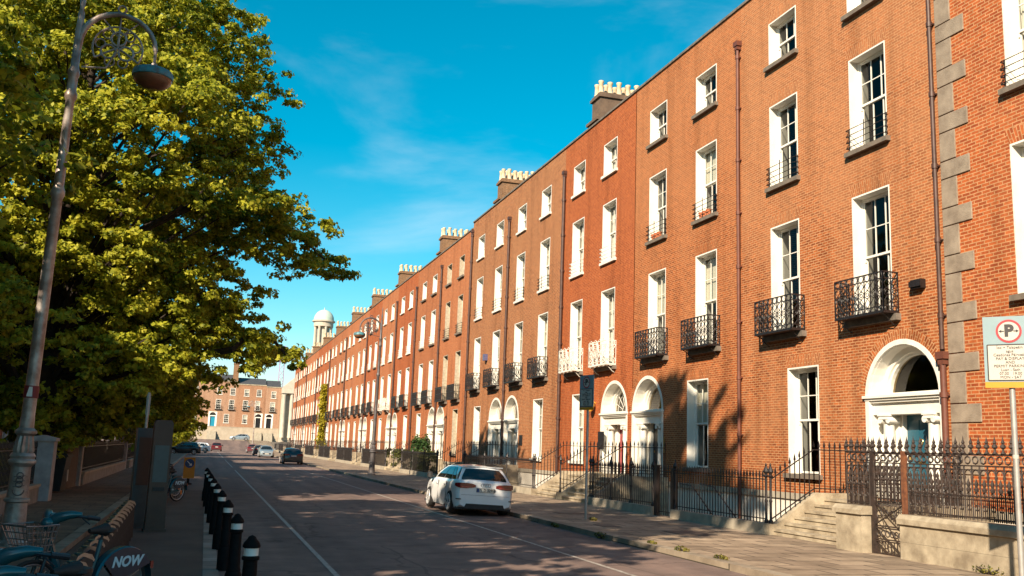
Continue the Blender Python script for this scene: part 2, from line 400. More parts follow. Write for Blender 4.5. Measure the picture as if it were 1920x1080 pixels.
MARK = mat('road_paint', (.50, .46, .41), .7, c2=(.17, .14, .12), scale=9, detail=10)
SETT = paving('granite_setts', (.34, .30, .26), (.25, .22, .19), (.12, .10, .09), .5, 2, .015, rot=True)
def ground():
    b = MB(); xs = [-900, -60, 13.55, FX + .3, 60, 900]
    ys = [-900] + YS[:-1] + [300, 900, 2500]
    for i in range(5):
        for y0, y1 in zip(ys[:-1], ys[1:]):
            if i == 2 and y0 >= -60 and y1 <= 192: continue
            b.face([(xs[i], y0, zg(y0) - .06), (xs[i+1], y0, zg(y0) - .06), (xs[i+1], y1, zg(y1) - .06), (xs[i], y1, zg(y1) - .06)])
    tag(b.build('ground', mat('earth', (.16, .13, .10), .95, scale=.5)), kind='structure')
ground()
strip('road', -2.0, 8.76, 0, ASPH)
strip('cycle_station_strip', -2.0, .12, .004, ASPH2, [-10, 0, 20, 39])
strip('flush_kerb', .12, .34, .008, SETT, [-10, 0, 20, 39])
def kerb(name, x0, x1, y0, y1):
    b = MB(); b.box(x0, x1, y0, y1, -.05, .115); return tag(b.build(name, KERBM), kind='structure')
kerb('right_kerb', 8.76, 9.02, -20, 192); kerb('left_kerb', -2.2, -2.0, -20, 192)
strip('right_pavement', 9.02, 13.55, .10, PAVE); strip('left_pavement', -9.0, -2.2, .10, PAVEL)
strip('cross_street', -120, -9.0, .0, ASPH, [206, 208, 212, 216, 220, 224])
b = MB(); b.box(13.53, FX + .3, -60, 192, -2.25, -2.1)
tag(b.build('area_floor', mat('area_flags', (.22, .19, .16), .9, scale=2)), kind='structure')
b = MB(); b.box(13.4, 13.54, -60, 192, -2.2, .05)
tag(b.build('area_retaining_wall', mat('area_whitewash', (.55, .52, .46), .8, scale=2)), kind='structure')
b = MB()
def line(x, w, y0, y1, z=.006):
    yy = y0
    while yy < y1:
        y2 = min(y1, yy + 30); b.face([(x - w/2, yy, z), (x + w/2, yy, z), (x + w/2, y2, z), (x - w/2, y2, z)]); yy = y2
line(2.0, .085, -5, 66); line(6.68, .085, -5, 84); line(2.0, .09, 72, 100); line(2.0, .09, 108, 165); line(6.68, .08, 96, 150)
for y in (42, 88): b.face([(6.7, y, .007), (8.7, y, .007), (8.7, y + .1, .007), (6.7, y + .1, .007)])
tag(b.build('road_markings', MARK), kind='structure')

# manhole covers and service patches in the pavement
def cover(x, y, sx, sy, label, z=.104, m_=None):
    b = MB(); b.box(x - sx, x + sx, y - sy, y + sy, z - .05, z + .004); b.box(x - sx + .04, x + sx - .04, y - sy + .04, y + sy - .04, z + .004, z + .009)
    tag(b.build('manhole_cover', m_ or mat('cast_cover', (.10, .075, .06), .7, scale=12)), label, 'manhole cover')
cover(11.2, 21.0, .45, .55, 'dark rectangular service cover in the pavement slabs before the near steps')
cover(9.9, 22.9, .25, .35, 'small square service cover near the kerb in the right pavement')
cover(10.7, 27.5, .5, .35, 'brown service cover in the pavement beside the narrow parking sign')

# ------------------------------------------------------------------ windows (one mesh per kind, shared by every house)
WW = 1.53
def window_meshes(w, h, rows_u, rows_l, cols=3, d=.30, lin=WHITE):
    """local frame: y centred, z from sill, x=0 on the wall face and +x inwards"""
    o = {}; a = w / 2
    f = MB(); t = .045
    f.box(-.004, d, -a, -a + t, 0, h - t); f.box(-.004, d, a - t, a, 0, h - t); f.box(-.004, d, -a, a, h - t, h)
    f.box(d - .03, d + .1, -a + t, -a + t + .05, 0, h - t); f.box(d - .03, d + .1, a - t - .05, a - t, 0, h - t); f.box(d - .03, d + .1, -a + t + .05, a - t - .05, h - t - .05, h - t)
    o['frame'] = f.data('window_frame', lin)
    s = MB(); mid = h * .5; i0, i1 = -a + t + .05, a - t - .05
    def sash(z0, z1, x, rows):
        st = .055
        s.box(x, x + .04, i0, i0 + st, z0, z1); s.box(x, x + .04, i1 - st, i1, z0, z1)
        s.box(x, x + .04, i0 + st, i1 - st, z0, z0 + .06); s.box(x, x + .04, i0 + st, i1 - st, z1 - .05, z1)
        for k in range(1, cols):
            y = i0 + st + (i1 - i0 - 2 * st) * k / cols; s.box(x + .004, x + .036, y - .014, y + .014, z0 + .06, z1 - .05)
        for k in range(1, rows):
            z = z0 + .06 + (z1 - z0 - .11) * k / rows; s.box(x + .007, x + .033, i0 + st, i1 - st, z - .013, z + .013)
    sash(.02, mid + .03, d + .045, rows_l); sash(mid - .02, h - t - .05, d, rows_u)
    for sg in (i0, i1 - .04): s.box(d + .005, d + .035, sg, sg + .04, mid - .12, mid - .02)
    o['sash'] = s.data('window_sash', WHITE)
    g = MB()
    g.face([(d + .065, i0, .05), (d + .065, i1, .05), (d + .065, i1, mid), (d + .065, i0, mid)])
    g.face([(d + .02, i0, mid), (d + .02, i1, mid), (d + .02, i1, h - .1), (d + .02, i0, h - .1)])
    o['pane'] = g.data('window_pane', GLASS)
    for sg in (-1, 1):
        q = MB(); q.prism([(d + .11, sg * (a - .06)), (d + .11, sg * (a - .09)), (d + .42, sg * (a + .10)), (d + .42, sg * (a + .13))], 2, 0, h)
        o['shutter%d' % sg] = q.data('window_shutter', WHITE)
    q = MB(); q.box(-.14, d + .1, -a - .11, a + .11, -.13, 0)
    o['sill'] = q.data('window_sill', SILLM)
    q = MB(); q.box(-.11, d + .1, -a - .08, a + .08, -.12, 0)
    o['sillw'] = q.data('white_window_sill', WHITE)
    q = MB(); q.face([(d + .13, -a + .06, h * .48), (d + .13, a - .06, h * .48), (d + .13, a - .06, h - .06), (d + .13, -a + .06, h - .06)])
    o['blind'] = q.data('window_blind', BLIND)
    for sg in (-1, 1):      # drawn-back curtains: wavy sheets hanging either side
        q = MB(); n = 14; P = []
        for zt in range(9):
            z = h - .1 - (h - .2) * zt / 8
            wid = (.62 - .42 * math.sin(min(1, zt / 5.5) * math.pi / 2)) * a * 1.25 if zt < 7 else .3 * a
            P.append([(d + .16 + .03 * math.sin(k * 1.9), sg * (a - .07 - wid * k / n), z) for k in range(n + 1)])
        for i in range(8):
            for k in range(n): q.face([P[i][k], P[i][k+1], P[i+1][k+1], P[i+1][k]], sm=True)
        o['curtain%d' % sg] = q.data('window_curtain', CURTAIN, 80)
    return o
WK = {'ground': window_meshes(WW, 3.08, 2, 1), 'first': window_meshes(WW, 3.38, 2, 1), 'second': window_meshes(WW, 2.70, 2, 1),
      'top': window_meshes(WW, 1.50, 1, 1)}
WKD = {k: window_meshes(WW - .1, hh, 2 if k != 'top' else 1, 2 if k != 'top' else 1, lin=mat('bare_stone_reveal_' + k, (.42, .36, .27), .8)) for k, hh in (('ground', 3.08), ('first', 3.38), ('second', 2.70), ('top', 1.50))}
ZW = {'ground': 1.53, 'first': 5.70, 'second': 10.37, 'top': 14.42}

# iron baskets, window guards
def balcony_mesh(kind):
    b = MB(); a, p, h = .97, .46, 1.0
    if kind == 'far':
        b.box(-p, 0, -a, a, -.04, .02)
        for z in (.08, .5, h - .1, h):
            b.box(-p - .012, -p + .012, -a, a, z - .014, z + .014)
            for s in (-a, a): b.box(-p, 0, s - .012, s + .012, z - .014, z + .014)
        n = 15
        for i in range(n + 1):
            y = -a + 2 * a * i / n; b.box(-p - .012, -p + .012, y - .016, y + .016, 0, h)
        for i in range(4):
            for s in (-a, a): b.box(-p + p * i / 4, -p + p * i / 4 + .03, s - .012, s + .012, 0, h)
        return b.data('far_balcony', IRON)
    t = .015
    b.box(-p - .02, 0, -a - .02, a + .02, -.05, -.02)
    for i in range(12): b.box(-p + .01 + i * .04, -p + .025 + i * .04, -a, a, -.02, .0)
    rails = (.0, .12, h - .17, h)
    def panel(P, n, L):
        # P(u, z): point on the panel, u along it in metres from 0 to L
        for z in rails: b.bar(P(0, z), P(L, z), .022 if z in (0, h) else .016)
        step = L / n
        for i in range(n + 1): b.bar(P(step * i, 0), P(step * i, h), t if i % n else .022)
        for i in range(n):
            c = step * (i + .5)
            def circ(z, r, e=1.0, k=8):
                b.tube([P(c + r * math.cos(2 * math.pi * j / k), z + e * r * math.sin(2 * math.pi * j / k)) for j in range(k)], .0125, 4, True)
            circ(h - .085, step * .38); circ(.06, step * .33)
            if kind == 'rosette':
                circ(.48, step * .42, k=10); circ(.48, step * .22, k=6)
                for (z0, z1) in ((.12, .48 - step * .42), (.48 + step * .42, h - .17)):
                    zm = (z0 + z1) / 2
                    b.tube([P(c, z0), P(c - step * .40, zm), P(c, z1), P(c + step * .40, zm)], .0125, 4, True)
            elif kind == 'star':
                for q in range(4):
                    g = math.pi * q / 4; b.bar(P(c - step * .45 * math.cos(g), .48 - .26 * math.sin(g)), P(c + step * .45 * math.cos(g), .48 + .26 * math.sin(g)), .010)
                circ(.48, step * .40, 1.9, 10); circ(.25, step * .2); circ(.70, step * .2)
            else:
                b.bar(P(c - step / 2, .12), P(c + step / 2, h - .17), .016); b.bar(P(c + step / 2, .12), P(c - step / 2, h - .17), .016)
                circ(.48, step * .3, 1.2, 8)
    n = {'rosette': 8, 'star': 5, 'lattice': 4}[kind]
    panel(lambda u, z: Vector((-p, -a + u, z)), n, 2 * a)
    for s in (-a, a): panel(lambda u, z, s=s: Vector((-p + u, s, z)), 2 if kind != 'lattice' else 1, p)
    for s in (-a + .1, a - .1):
        b.tube([(0, s, -.35), (-.12, s, -.3), (-.3, s, -.12), (-p, s, -.05)], .016, 4)
    return b.data(kind + '_balcony', WHITE if kind == 'lattice' else IRON)
BALC = {k: balcony_mesh(k) for k in ('rosette', 'star', 'lattice', 'far')}
def guard_mesh(mt):
    b = MB(); a = WW / 2 + .02
    for i in range(4):
        z = .1 + .17 * i
        pts = [(.04, a, z + .03), (-.10, a + .01, z + .05), (-.14, a - .02, z + .02)]
        b.tube([(.02, -a, z), (-.12, -a, z), (-.15, -a + .06, z), (-.15, a - .06, z), (-.12, a, z), (.02, a, z)], .0125, 4)
        for s in (-1, 1): b.tube([(-.02 - .03 * k, s * (a + .02 * (k % 2)), z + .05 - .045 * (k % 2)) for k in range(4)], .011, 4)
    for y in (0,): b.bar((-.15, y, 0), (-.15, y, .72), .014)
    for s in (-a + .02, a - .02): b.bar((-.02, s, .02), (-.02, s, .68), .012)
    return b.data('window_guard', mt)
GUARD = guard_mesh(IRON); GUARDW = guard_mesh(WHITE)
def ledge_mesh():
    b = MB(); b.box(-.16, .3, -1.05, 1.05, -.22, -.055); return b.data('balcony_ledge', STONED)
LEDGE = ledge_mesh()

# ------------------------------------------------------------------ arched Georgian doorway; local y centred, z=0 at the threshold
DW, DA, DS = 1.40, 3.98, 2.58          # half width, apex, springing
def arc(r, z, n=20, a0=0, a1=math.pi): return [(r * math.cos(a0 + (a1 - a0) * i / n), z + r * math.sin(a0 + (a1 - a0) * i / n)) for i in range(n + 1)]
def door_meshes():
    o = {}; b = MB()
    def archband(r0, r1, x0, x1, n=20):
        A, B = arc(r0, DS, n), arc(r1, DS, n)
        for i in range(n):
            P = lambda q, x: (x, q[0], q[1])
            b.face([P(A[i], x0), P(A[i+1], x0), P(B[i+1], x0), P(B[i], x0)], sm=False)
            b.face([P(A[i], x0), P(A[i+1], x0), P(A[i+1], x1), P(A[i], x1)], sm=True)
            b.face([P(B[i], x0), P(B[i+1], x0), P(B[i+1], x1), P(B[i], x1)], sm=True)
        for s in (-1, 1): b.box(x0, x1, s * r0, s * r1, 0, DS)
    archband(DW - .13, DW + .0, -.02, .06)
    archband(DW - .14, DW - .02, .061, .60)
    archband(DW - .30, DW - .141, .38, .62)
    archband(DW - .36, DW - .301, .45, .62)
    # entablature
    b.box(.10, .62, -DW + .15, DW - .15, DS - .46, DS - .16); b.box(.02, .62, -DW + .04, DW - .04, DS - .16, DS - .10)
    b.box(-.03, .62, -DW - .02, DW + .02, DS - .10, DS - .04); b.box(-.08, .62, -DW - .06, DW + .06, DS - .04, DS + .03)
    b.box(.18, .60, -DW + .15, DW - .15, DS + .03, DS + .09)
    # side panels and jamb reveals
    for s in (-1, 1):
        b.box(.46, .62, s * .56, s * (DW - .15), 0, DS - .46); b.box(.42, .62, s * .52, s * .57, 0, DS - .46)
        b.box(.43, .465, s * .66, s * .90, .3, 1.0); b.box(.43, .465, s * .66, s * .90, 1.15, DS - .62)
    o['door_surround'] = b.data('door_surround', WHITE, 35)
    for s in (-1, 1):
        b = MB(); c = (.22, 0, 0)
        b.box(.03, .41, -.19, .19, 0, .12)
        b.lathe([(.175, .12), (.18, .16), (.15, .20), (.148, .24), (.15, 1.0), (.135, DS - .72), (.14, DS - .70)], c, 14)
        for t in (-.15, .15):
            b.prism([(t + .085 * math.cos(k * math.pi / 6), DS - .60 + .085 * math.sin(k * math.pi / 6)) for k in range(12)], 0, .06, .38, sm=False)
        b.box(.05, .39, -.17, .17, DS - .58, DS - .50); b.box(.03, .41, -.21, .21, DS - .50, DS - .461)
        o['col%d' % s] = b.data('door_column', WHITE, 35)
    b = MB(); A = arc(DW - .33, DS + .06, 20)
    b.face([(.56, y, z) for y, z in A]); o['fanlight'] = b.data('fanlight', FANGL)
    b = MB()
    for k in range(1, 8):
        g = math.pi * k / 8; b.bar((.545, .3 * math.cos(g), DS + .09 + .3 * math.sin(g)), (.545, 1.05 * math.cos(g), DS + .06 + 1.05 * math.sin(g)), .012)
    b.tube([(.545, y, z) for y, z in arc(.3, DS + .09, 10)], .014, 4); b.tube([(.545, y, z) for y, z in arc(.78, DS + .07, 14)], .010, 4)
    o['bars'] = b.data('fanlight_bars', WHITE)
    def leaf(mt):
        b = MB(); b.box(.54, .60, -.52, .52, .02, DS - .47)
        for s in (-1, 1):
            for z0, z1 in ((.15, .62), (.75, 1.35), (1.48, DS - .6)): b.box(.525, .54, s * .08, s * .40, z0, z1)
        return b.data('door_leaf', mt)
    for k, mt in (('teal', TEAL), ('red', REDD), ('black', BLKD), ('green', GRND), ('white', CREAM), ('turq', TURQ)): o['leaf_' + k] = leaf(mt)
    b = MB(); b.box(.49, .525, .36, .42, 1.0, 1.08); b.ring((.505, 0, 1.45), .07, .014, 0, 10, 5); b.box(.51, .525, -.12, .12, .92, .97)
    o['knob'] = b.data('door_furniture', BRASS, 40)
    return o
DK = door_meshes()
ZD = 1.02

# ------------------------------------------------------------------ the brick townhouse
def facade(W, openings, arches, z0, z1):
    """front sheet at x=0 with rectangular holes and arched holes; arches: (yc, half, zbase, spring, apex)"""
    b = MB()
    H = [(a, c, e, f) for (a, c, e, f) in openings] + [(yc - hw, yc + hw, zb, ap) for (yc, hw, zb, sp, ap) in arches]
    ys = sorted({0.0, W} | {v for o in H for v in o[:2]}); zs = sorted({z0, z1} | {v for o in H for v in o[2:]})
    for i in range(len(ys) - 1):
        for k in range(len(zs) - 1):
            ym, zm = (ys[i] + ys[i+1]) / 2, (zs[k] + zs[k+1]) / 2
            if any(o[0] < ym < o[1] and o[2] < zm < o[3] for o in H): continue
            b.face([(0, ys[i], zs[k]), (0, ys[i+1], zs[k]), (0, ys[i+1], zs[k+1]), (0, ys[i], zs[k+1])])
    for o in H[:len(openings)]:
        d = .12
        for (p, q) in (((o[0], o[2]), (o[0], o[3])), ((o[0], o[3]), (o[1], o[3])), ((o[1], o[3]), (o[1], o[2])), ((o[1], o[2]), (o[0], o[2]))):
            b.face([(0, *p), (0, *q), (d, *q), (d, *p)])
        # gauged flat arch over the opening, set 4 mm proud
        if o[3] > 4:
            w = (o[1] - o[0]) / 2; yc = (o[0] + o[1]) / 2; hh = .36
            n = 16
            for j in range(n):
                t0, t1 = -1 + 2 * j / n, -1 + 2 * (j + 1) / n
                P = [(-.004, yc + t0 * w, o[3]), (-.004, yc + t1 * w, o[3]), (-.004, yc + t1 * (w + .13), o[3] + hh), (-.004, yc + t0 * (w + .13), o[3] + hh)]
                b.face(P, uv=[(0, t0 * w), (0, t1 * w), (hh, t1 * w), (hh, t0 * w)])
    for (yc, hw, zb, sp, ap) in arches:
        n = 20; A = [(yc + hw * math.cos(math.pi * i / n), sp + (ap - sp) * math.sin(math.pi * i / n)) for i in range(n + 1)]
        for i in range(n):
            p, q = A[i], A[i+1]
            b.face([(0, p[0], p[1]), (0, q[0], q[1]), (0, q[0], ap), (0, p[0], ap)])
            g0, g1 = math.pi * i / n, math.pi * (i + 1) / n; r1 = hw + .26; kz = (ap - sp) / hw
            P = [(-.004, yc + hw * math.cos(g0), sp + hw * kz * math.sin(g0)), (-.004, yc + hw * math.cos(g1), sp + hw * kz * math.sin(g1)),
                 (-.004, yc + r1 * math.cos(g1), sp + r1 * kz * math.sin(g1)), (-.004, yc + r1 * math.cos(g0), sp + r1 * kz * math.sin(g0))]
            b.face(P, uv=[(0, g0 * hw), (0, g1 * hw), (.24, g1 * hw), (.24, g0 * hw)])
    return b
def put_window(root, kind, yc, z, K=WK, sill='sill', opts=()):
    k = K[kind]
    f = obj('window', k['frame'], root, (0, yc, z))
    obj('sash', k['sash'], f); obj('pane', k['pane'], f)
    if 'noshutter' not in opts: [obj('shutter', k['shutter%d' % q], f) for q in (-1, 1)]
    obj('sill', k[sill], f)
    if 'blind' in opts: obj('blind', k['blind'], f)
    if 'curtain' in opts: [obj('curtain', k['curtain%d' % q], f) for q in (-1, 1)]
    return f
def townhouse(label, y0, y1, cols, gw, door, brickm, dz=0, leaf='black', balc='rosette', guard=GUARD, K=WK, sill='sill', pipes=(), x=FX, rot=0, extra=(), group=None, lowest=-2.2, chim=False, blinds=(), top=17.28, depth=10, name='brick_townhouse', pots=7):
    W = y1 - y0
    root = thing(name, label, 'house', (x, y0, 0) if not rot else (x, y1, 0), rot, group)
    op = []; wins = []
    for lev in ('first', 'second', 'top'):
        for c in cols:
            z = ZW[lev] + dz; h = {'first': 3.38, 'second': 2.7, 'top': 1.5}[lev]; hw = (WW if K is WK else WW - .1) / 2
            op.append((c - y0 - hw, c - y0 + hw, z, z + h)); wins.append((lev, c - y0, z))
    hw = (WW if K is WK else WW - .1) / 2
    for g in (gw if isinstance(gw, (list, tuple)) else [gw]):
        op.append((g - y0 - hw, g - y0 + hw, ZW['ground'], ZW['ground'] + 3.08)); wins.append(('ground', g - y0, ZW['ground']))
    arches = [(door - y0, DW, ZD, ZD + DS, ZD + DA)] if door else []
    tp = top + dz
    b = facade(W, op, arches, .98, tp)
    e = .0015
    b.face([(.0, e, .98), (depth, e, .98), (depth, e, tp), (0, e, tp)]); b.face([(0, W - e, .98), (depth, W - e, .98), (depth, W - e, tp), (0, W - e, tp)])
    b.face([(depth, e, lowest), (depth, W - e, lowest), (depth, W - e, tp - 2), (depth, e, tp - 2)])
    b.face([(.4, e, tp - 1.2), (.4, W - e, tp - 1.2), (.4, W - e, tp), (.4, e, tp)]); 
    b.build('brick_wall', brickm, root)
    c = MB(); c.box(-.06, .44, e, W - e, tp, tp + .09); c.build('parapet_coping', STONED, root)
    c = MB(); c.prism([(.4, tp - 1.1), (4.6, tp + .25), (5.2, tp + .25), (depth, tp - 1.6), (depth, tp - 1.7), (.4, tp - 1.2)], 1, e, W - e); c.build('roof', SLATE, root)
    c = MB()
    c.box(-.0, .5, e, W - e, lowest, .80); c.build('basement_wall', mat_base, root)
    c = MB(); c.box(-.06, .3, e, W - e, .80, .979); c.build('string_course', STONE, root)
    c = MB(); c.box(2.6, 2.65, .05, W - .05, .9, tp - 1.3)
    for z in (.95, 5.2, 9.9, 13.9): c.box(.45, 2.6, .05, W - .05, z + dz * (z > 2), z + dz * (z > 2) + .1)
    c.build('inner_wall', DARKROOM, root)  # backing behind the panes, room shade put into its colour
    for i, (lev, yc, z) in enumerate(wins):
        o_ = list(extra)
        if (i in blinds): o_.append('blind')
        f = put_window(root, lev, yc, z, K, sill, o_)
        if lev == 'second' and guard: obj('window_guard', guard, f)
        if lev == 'first' and balc:
            bb = obj('balcony', BALC[balc], root, (0, yc, z)); obj('ledge', LEDGE, bb)
    if door:
        s = obj('doorway', DK['door_surround'], root, (0, door - y0, ZD))
        for k in (-1, 1): obj('column', DK['col%d' % k], s, (0, k * .80, 0))
        obj('fanlight', DK['fanlight'], s)
        if leaf in ('green', 'red'): obj('fanlight_bars', DK['bars'], s)
        lf = obj('door', DK['leaf_' + leaf], root, (0, door - y0, ZD)); obj('door_furniture', DK['knob'], lf)
    for (py, pm, za, zb, rr) in pipes:
        c = MB(); yy = py - y0
        c.bar((-.10, yy, za), (-.10, yy, zb), rr, 10)
        z = za + .8
        while z < zb:
            c.lathe([(rr * 1.35, -.06), (rr * 1.35, .06)], (-.10, yy, z), 10); c.box(-.1, .0, yy - rr * 1.5, yy + rr * 1.5, z - .02, z + .02); z += 1.83
        c.box(-.20, -.0, yy - .13, yy + .13, zb - .03, zb + .14); c.box(-.17, 0, yy - .09, yy + .09, zb - .16, zb - .03)
        c.build('downpipe', pm, root)
    if chim:
        cy = chim - y0; c = MB(); X0, X1 = 1.62, 4.4
        c.box(X0 - .15, X1 + .1, cy - .62, cy + .62, tp - 1.3, tp + 1.55); c.box(X0 - .28, X1 + .2, cy - .75, cy + .75, tp + 1.55, tp + 1.7)
        c.box(X0 - .02, X1, cy - .55, cy + .55, tp + 1.7, tp + 2.85); c.box(X0 - .12, X1 + .1, cy - .65, cy + .65, tp + 2.85, tp + 3.0); c.box(X0 - .05, X1 + .03, cy - .58, cy + .58, tp + 3.0, tp + 3.12)
        st = c.build('chimney', RENDER if chim < 50 else BROLD, root)
        n = pots
        for r in range(2):
            for k in range(n):
                p = MB(); hh = .68 + .12 * random.random()
                p.lathe([(.15, 0), (.17, .04), (.13, .12), (.115, hh - .15), (.15, hh - .1), (.15, hh - .02), (.11, hh)], (0, 0, 0), 10)
                obj('chimney_pot', p.data('chimney_pot', TERRA), st, (X0 + .12 + (X1 - X0 - .24) * k / (n - 1), cy - .27 + .54 * r, tp + 3.12))
    return root
mat_base = mat('whitewashed_basement', (.80, .75, .66), .8, c2=(.62, .57, .49), scale=1.5)

# ------------------------------------------------------------------ the terrace
TG = 'brick townhouses of the terrace'
H = []
H.append(townhouse('red brick house with pale quoin stones at its edge, nearest in the terrace', 5.0, 18.12, (15.25, 11.0), (14.2, 10.4), None, BR0, balc=None, group=TG, extra=('curtain',), dz=-.12))
H.append(townhouse('brick house next to the quoin stones, with teal front door and rosette iron balconies', 18.12, 27.2, (20.72, 24.72), 23.9, 19.72, BR1, leaf='teal', group=TG, pipes=((18.20, PIPE, 4.6, 16.9, .055), (18.20, PIPER, .9, 4.4, .075))))
H.append(townhouse('brick house with red downpipe and dark doorway, shaded by leaf shadow at street level', 27.2, 35.6, (29.6, 33.5), 30.2, 34.25, BR2, leaf='black', group=TG, pipes=((27.25, PIPER, -1.8, 15.9, .058),), extra=(), blinds=(0, 1, 2, 6)))
H.append(townhouse('bright red brick house with white lattice balconies and white sills', 35.6, 44.1, (38.35, 42.15), 41.65, 37.5, BR3, leaf='red', balc='lattice', guard=GUARDW, sill='sillw', group=TG, extra=('curtain',), pipes=((44.02, PIPE, .9, 15.9, .085),), chim=44.1, pots=6))
H.append(townhouse('brown brick house with star patterned balconies, just left of the white lattice balconies', 44.1, 53.5, (46.95, 51.1), 47.35, 51.95, BR4, leaf='white', balc='star', sill='sillw', group=TG, extra=('curtain',), pipes=((53.3, PIPE, .9, 15.6, .08),), blinds=(0, 2)))
H.append(townhouse('brown brick house at the step in the parapet, with star balconies and shaded ground window', 53.5, 62.0, (55.5, 59.75), 59.2, 55.05, BR4, leaf='white', balc='star', sill='sillw', group=TG, extra=('curtain',), pipes=((61.9, PIPE, .9, 16.6, .08),), chim=61.4, blinds=(1, 3)))
H.append(townhouse('orange brick house with unpainted stone window reveals and dark sashes', 62.0, 70.8, (64.8, 68.5), 64.9, 69.4, BR6, dz=-.42, K=WKD, leaf='black', balc='far', group=TG, pipes=((70.7, PIPE, .9, 15.7, .08),), extra=('noshutter',)))
spec = [(70.8, 79.9, (73.3, 77.1), 77.0, 72.2, BR5), (79.9, 88.9, (82.6, 86.3), 82.5, 87.5, BR3), (88.9, 97.7, (91.4, 95.3), 95.2, 90.3, BR6)]
y = 97.7; k = 0
while y < 199:
    W = 8.5
    if k % 2 == 0: spec.append((y, y + W, (y + 2.6, y + 6.3), y + 2.5, y + W - 1.45, [BR3, BR5, BR6][k % 3]))
    else: spec.append((y, y + W, (y + 2.3, y + 6.0), y + 6.1, y + 1.45, [BR5, BR6, BR3][k % 3]))
    y += W; k += 1
ordn = ['eighth', 'ninth', 'tenth', 'eleventh', 'twelfth', 'thirteenth', 'fourteenth', 'fifteenth', 'sixteenth', 'seventeenth', 'eighteenth', 'nineteenth', 'twentieth', 'twenty-first', 'twenty-second', 'twenty-third', 'twenty-fourth']
for i, (a, c, cols, g, dr, bm_) in enumerate(spec):
    last = i == len(spec) - 1
    ex = {0: ' beside the unpainted reveals', 2: ' behind the far street lamp', 8: ' with a yellow creeper beside it'}.get(i, '')
    H.append(townhouse(f'{ordn[i]} brick house of the terrace from the quoin stones' + (', last before the white church' if last else ex), a, c, cols, g, dr, bm_, dz=-.42 if i < 1 else -.34,
        leaf=('white', 'black', 'red', 'green')[i % 4], balc='lattice' if i == 2 else 'far', guard=GUARDW, sill='sillw' if i % 3 else 'sill', group=TG,
        pipes=((c - .1, PIPE, .9, 15.4, .085),) if i % 2 == 1 or i == 0 else (), extra=('curtain',), chim=(c if i % 2 == 0 and not last else a + 6 if last else False) if i != 0 else 78.8, pots=6))
YEND = y
# quoin stones, door knockers, fittings belong to their houses
def on_house(h, name, mb, mats, **k):
    o = mb.build(name, mats, h); o.location = Vector((0, 0, 0)); return o
c = MB(); yb = 18.12
zz = 1.0; i = 0
while zz < 17.0:
    hgt = .44 if i % 2 else .72
    wq = .92 if i % 2 else .50
    c.box(-.035, .0, yb - 5.0 - .03 - wq, yb - 5.0 - .03, zz + .012, min(17.1, zz + hgt - .012)); zz += hgt; i += 1
q_ = c.build('quoin', QUOIN, H[0]); bv = q_.modifiers.new('bevel', 'BEVEL'); bv.width = .012; bv.segments = 2
c = MB(); c.box(-.16, -.0, 18.95 - 18.12 - .18, 18.95 - 18.12 + .18, 6.16, 6.38); c.box(-.2, -.16, .62, 1.02, 6.2, 6.34); c.build('floodlight', IRON, H[1])
c = MB(); c.box(-.03, 0, .0, .06, 2.0, 2.6); c.build('name_plate', BRASS, H[2], (0, 35.6 - 27.2 - 2.9, 0))
c = MB(); c.box(-.04, 0, -.3, .3, 0, .75); c.build('name_plate', IRON, H[3], (0, 3.2, 2.1))
c = MB(); c.box(-.04, 0, -.25, .25, 0, .55); c.build('name_plate', IRON, H[4], (0, 5.9, 2.2))
c = MB(); c.lathe([(.05, -.28), (.14, -.2), (.2, 0), (.14, .2), (.05, .26)], (-.26, 0, 0), 8); c.bar((0, 0, .1), (-.26, 0, .25), .02)
c.build('wall_lantern', mat('amber_glass_lantern', (.85, .45, .05), .3, var=.1), H[3], (0, 39.5 - 35.6, 4.0))
c = MB(); c.box(-.24, 0, -.16, .16, -.2, .2); c.build('alarm_box', mat('alarm_box_blue', (.10, .10, .2), .4), H[5], (0, 61.4 - 53.5 - 4.0, 7.6))
# flower pots behind two window guards of the shaded house
POT = mat('terracotta', (.5, .16, .07), .85)
for wy, sd in ((29.6, 'right'), (33.5, 'left')):
    for q in range(3):
        c = MB(); c.lathe([(.07, 0), (.10, .18), (.115, .18), (.115, .21)], (0, 0, 0), 8)
        tag(c.build('flower_pot', POT, None, (FX - .06, wy - .3 + q * .27, 10.375)), f'terracotta pots behind the window guard, {sd} second floor window of the shaded house', 'flower pot', 'flower pots on the sill, ' + sd + ' window')

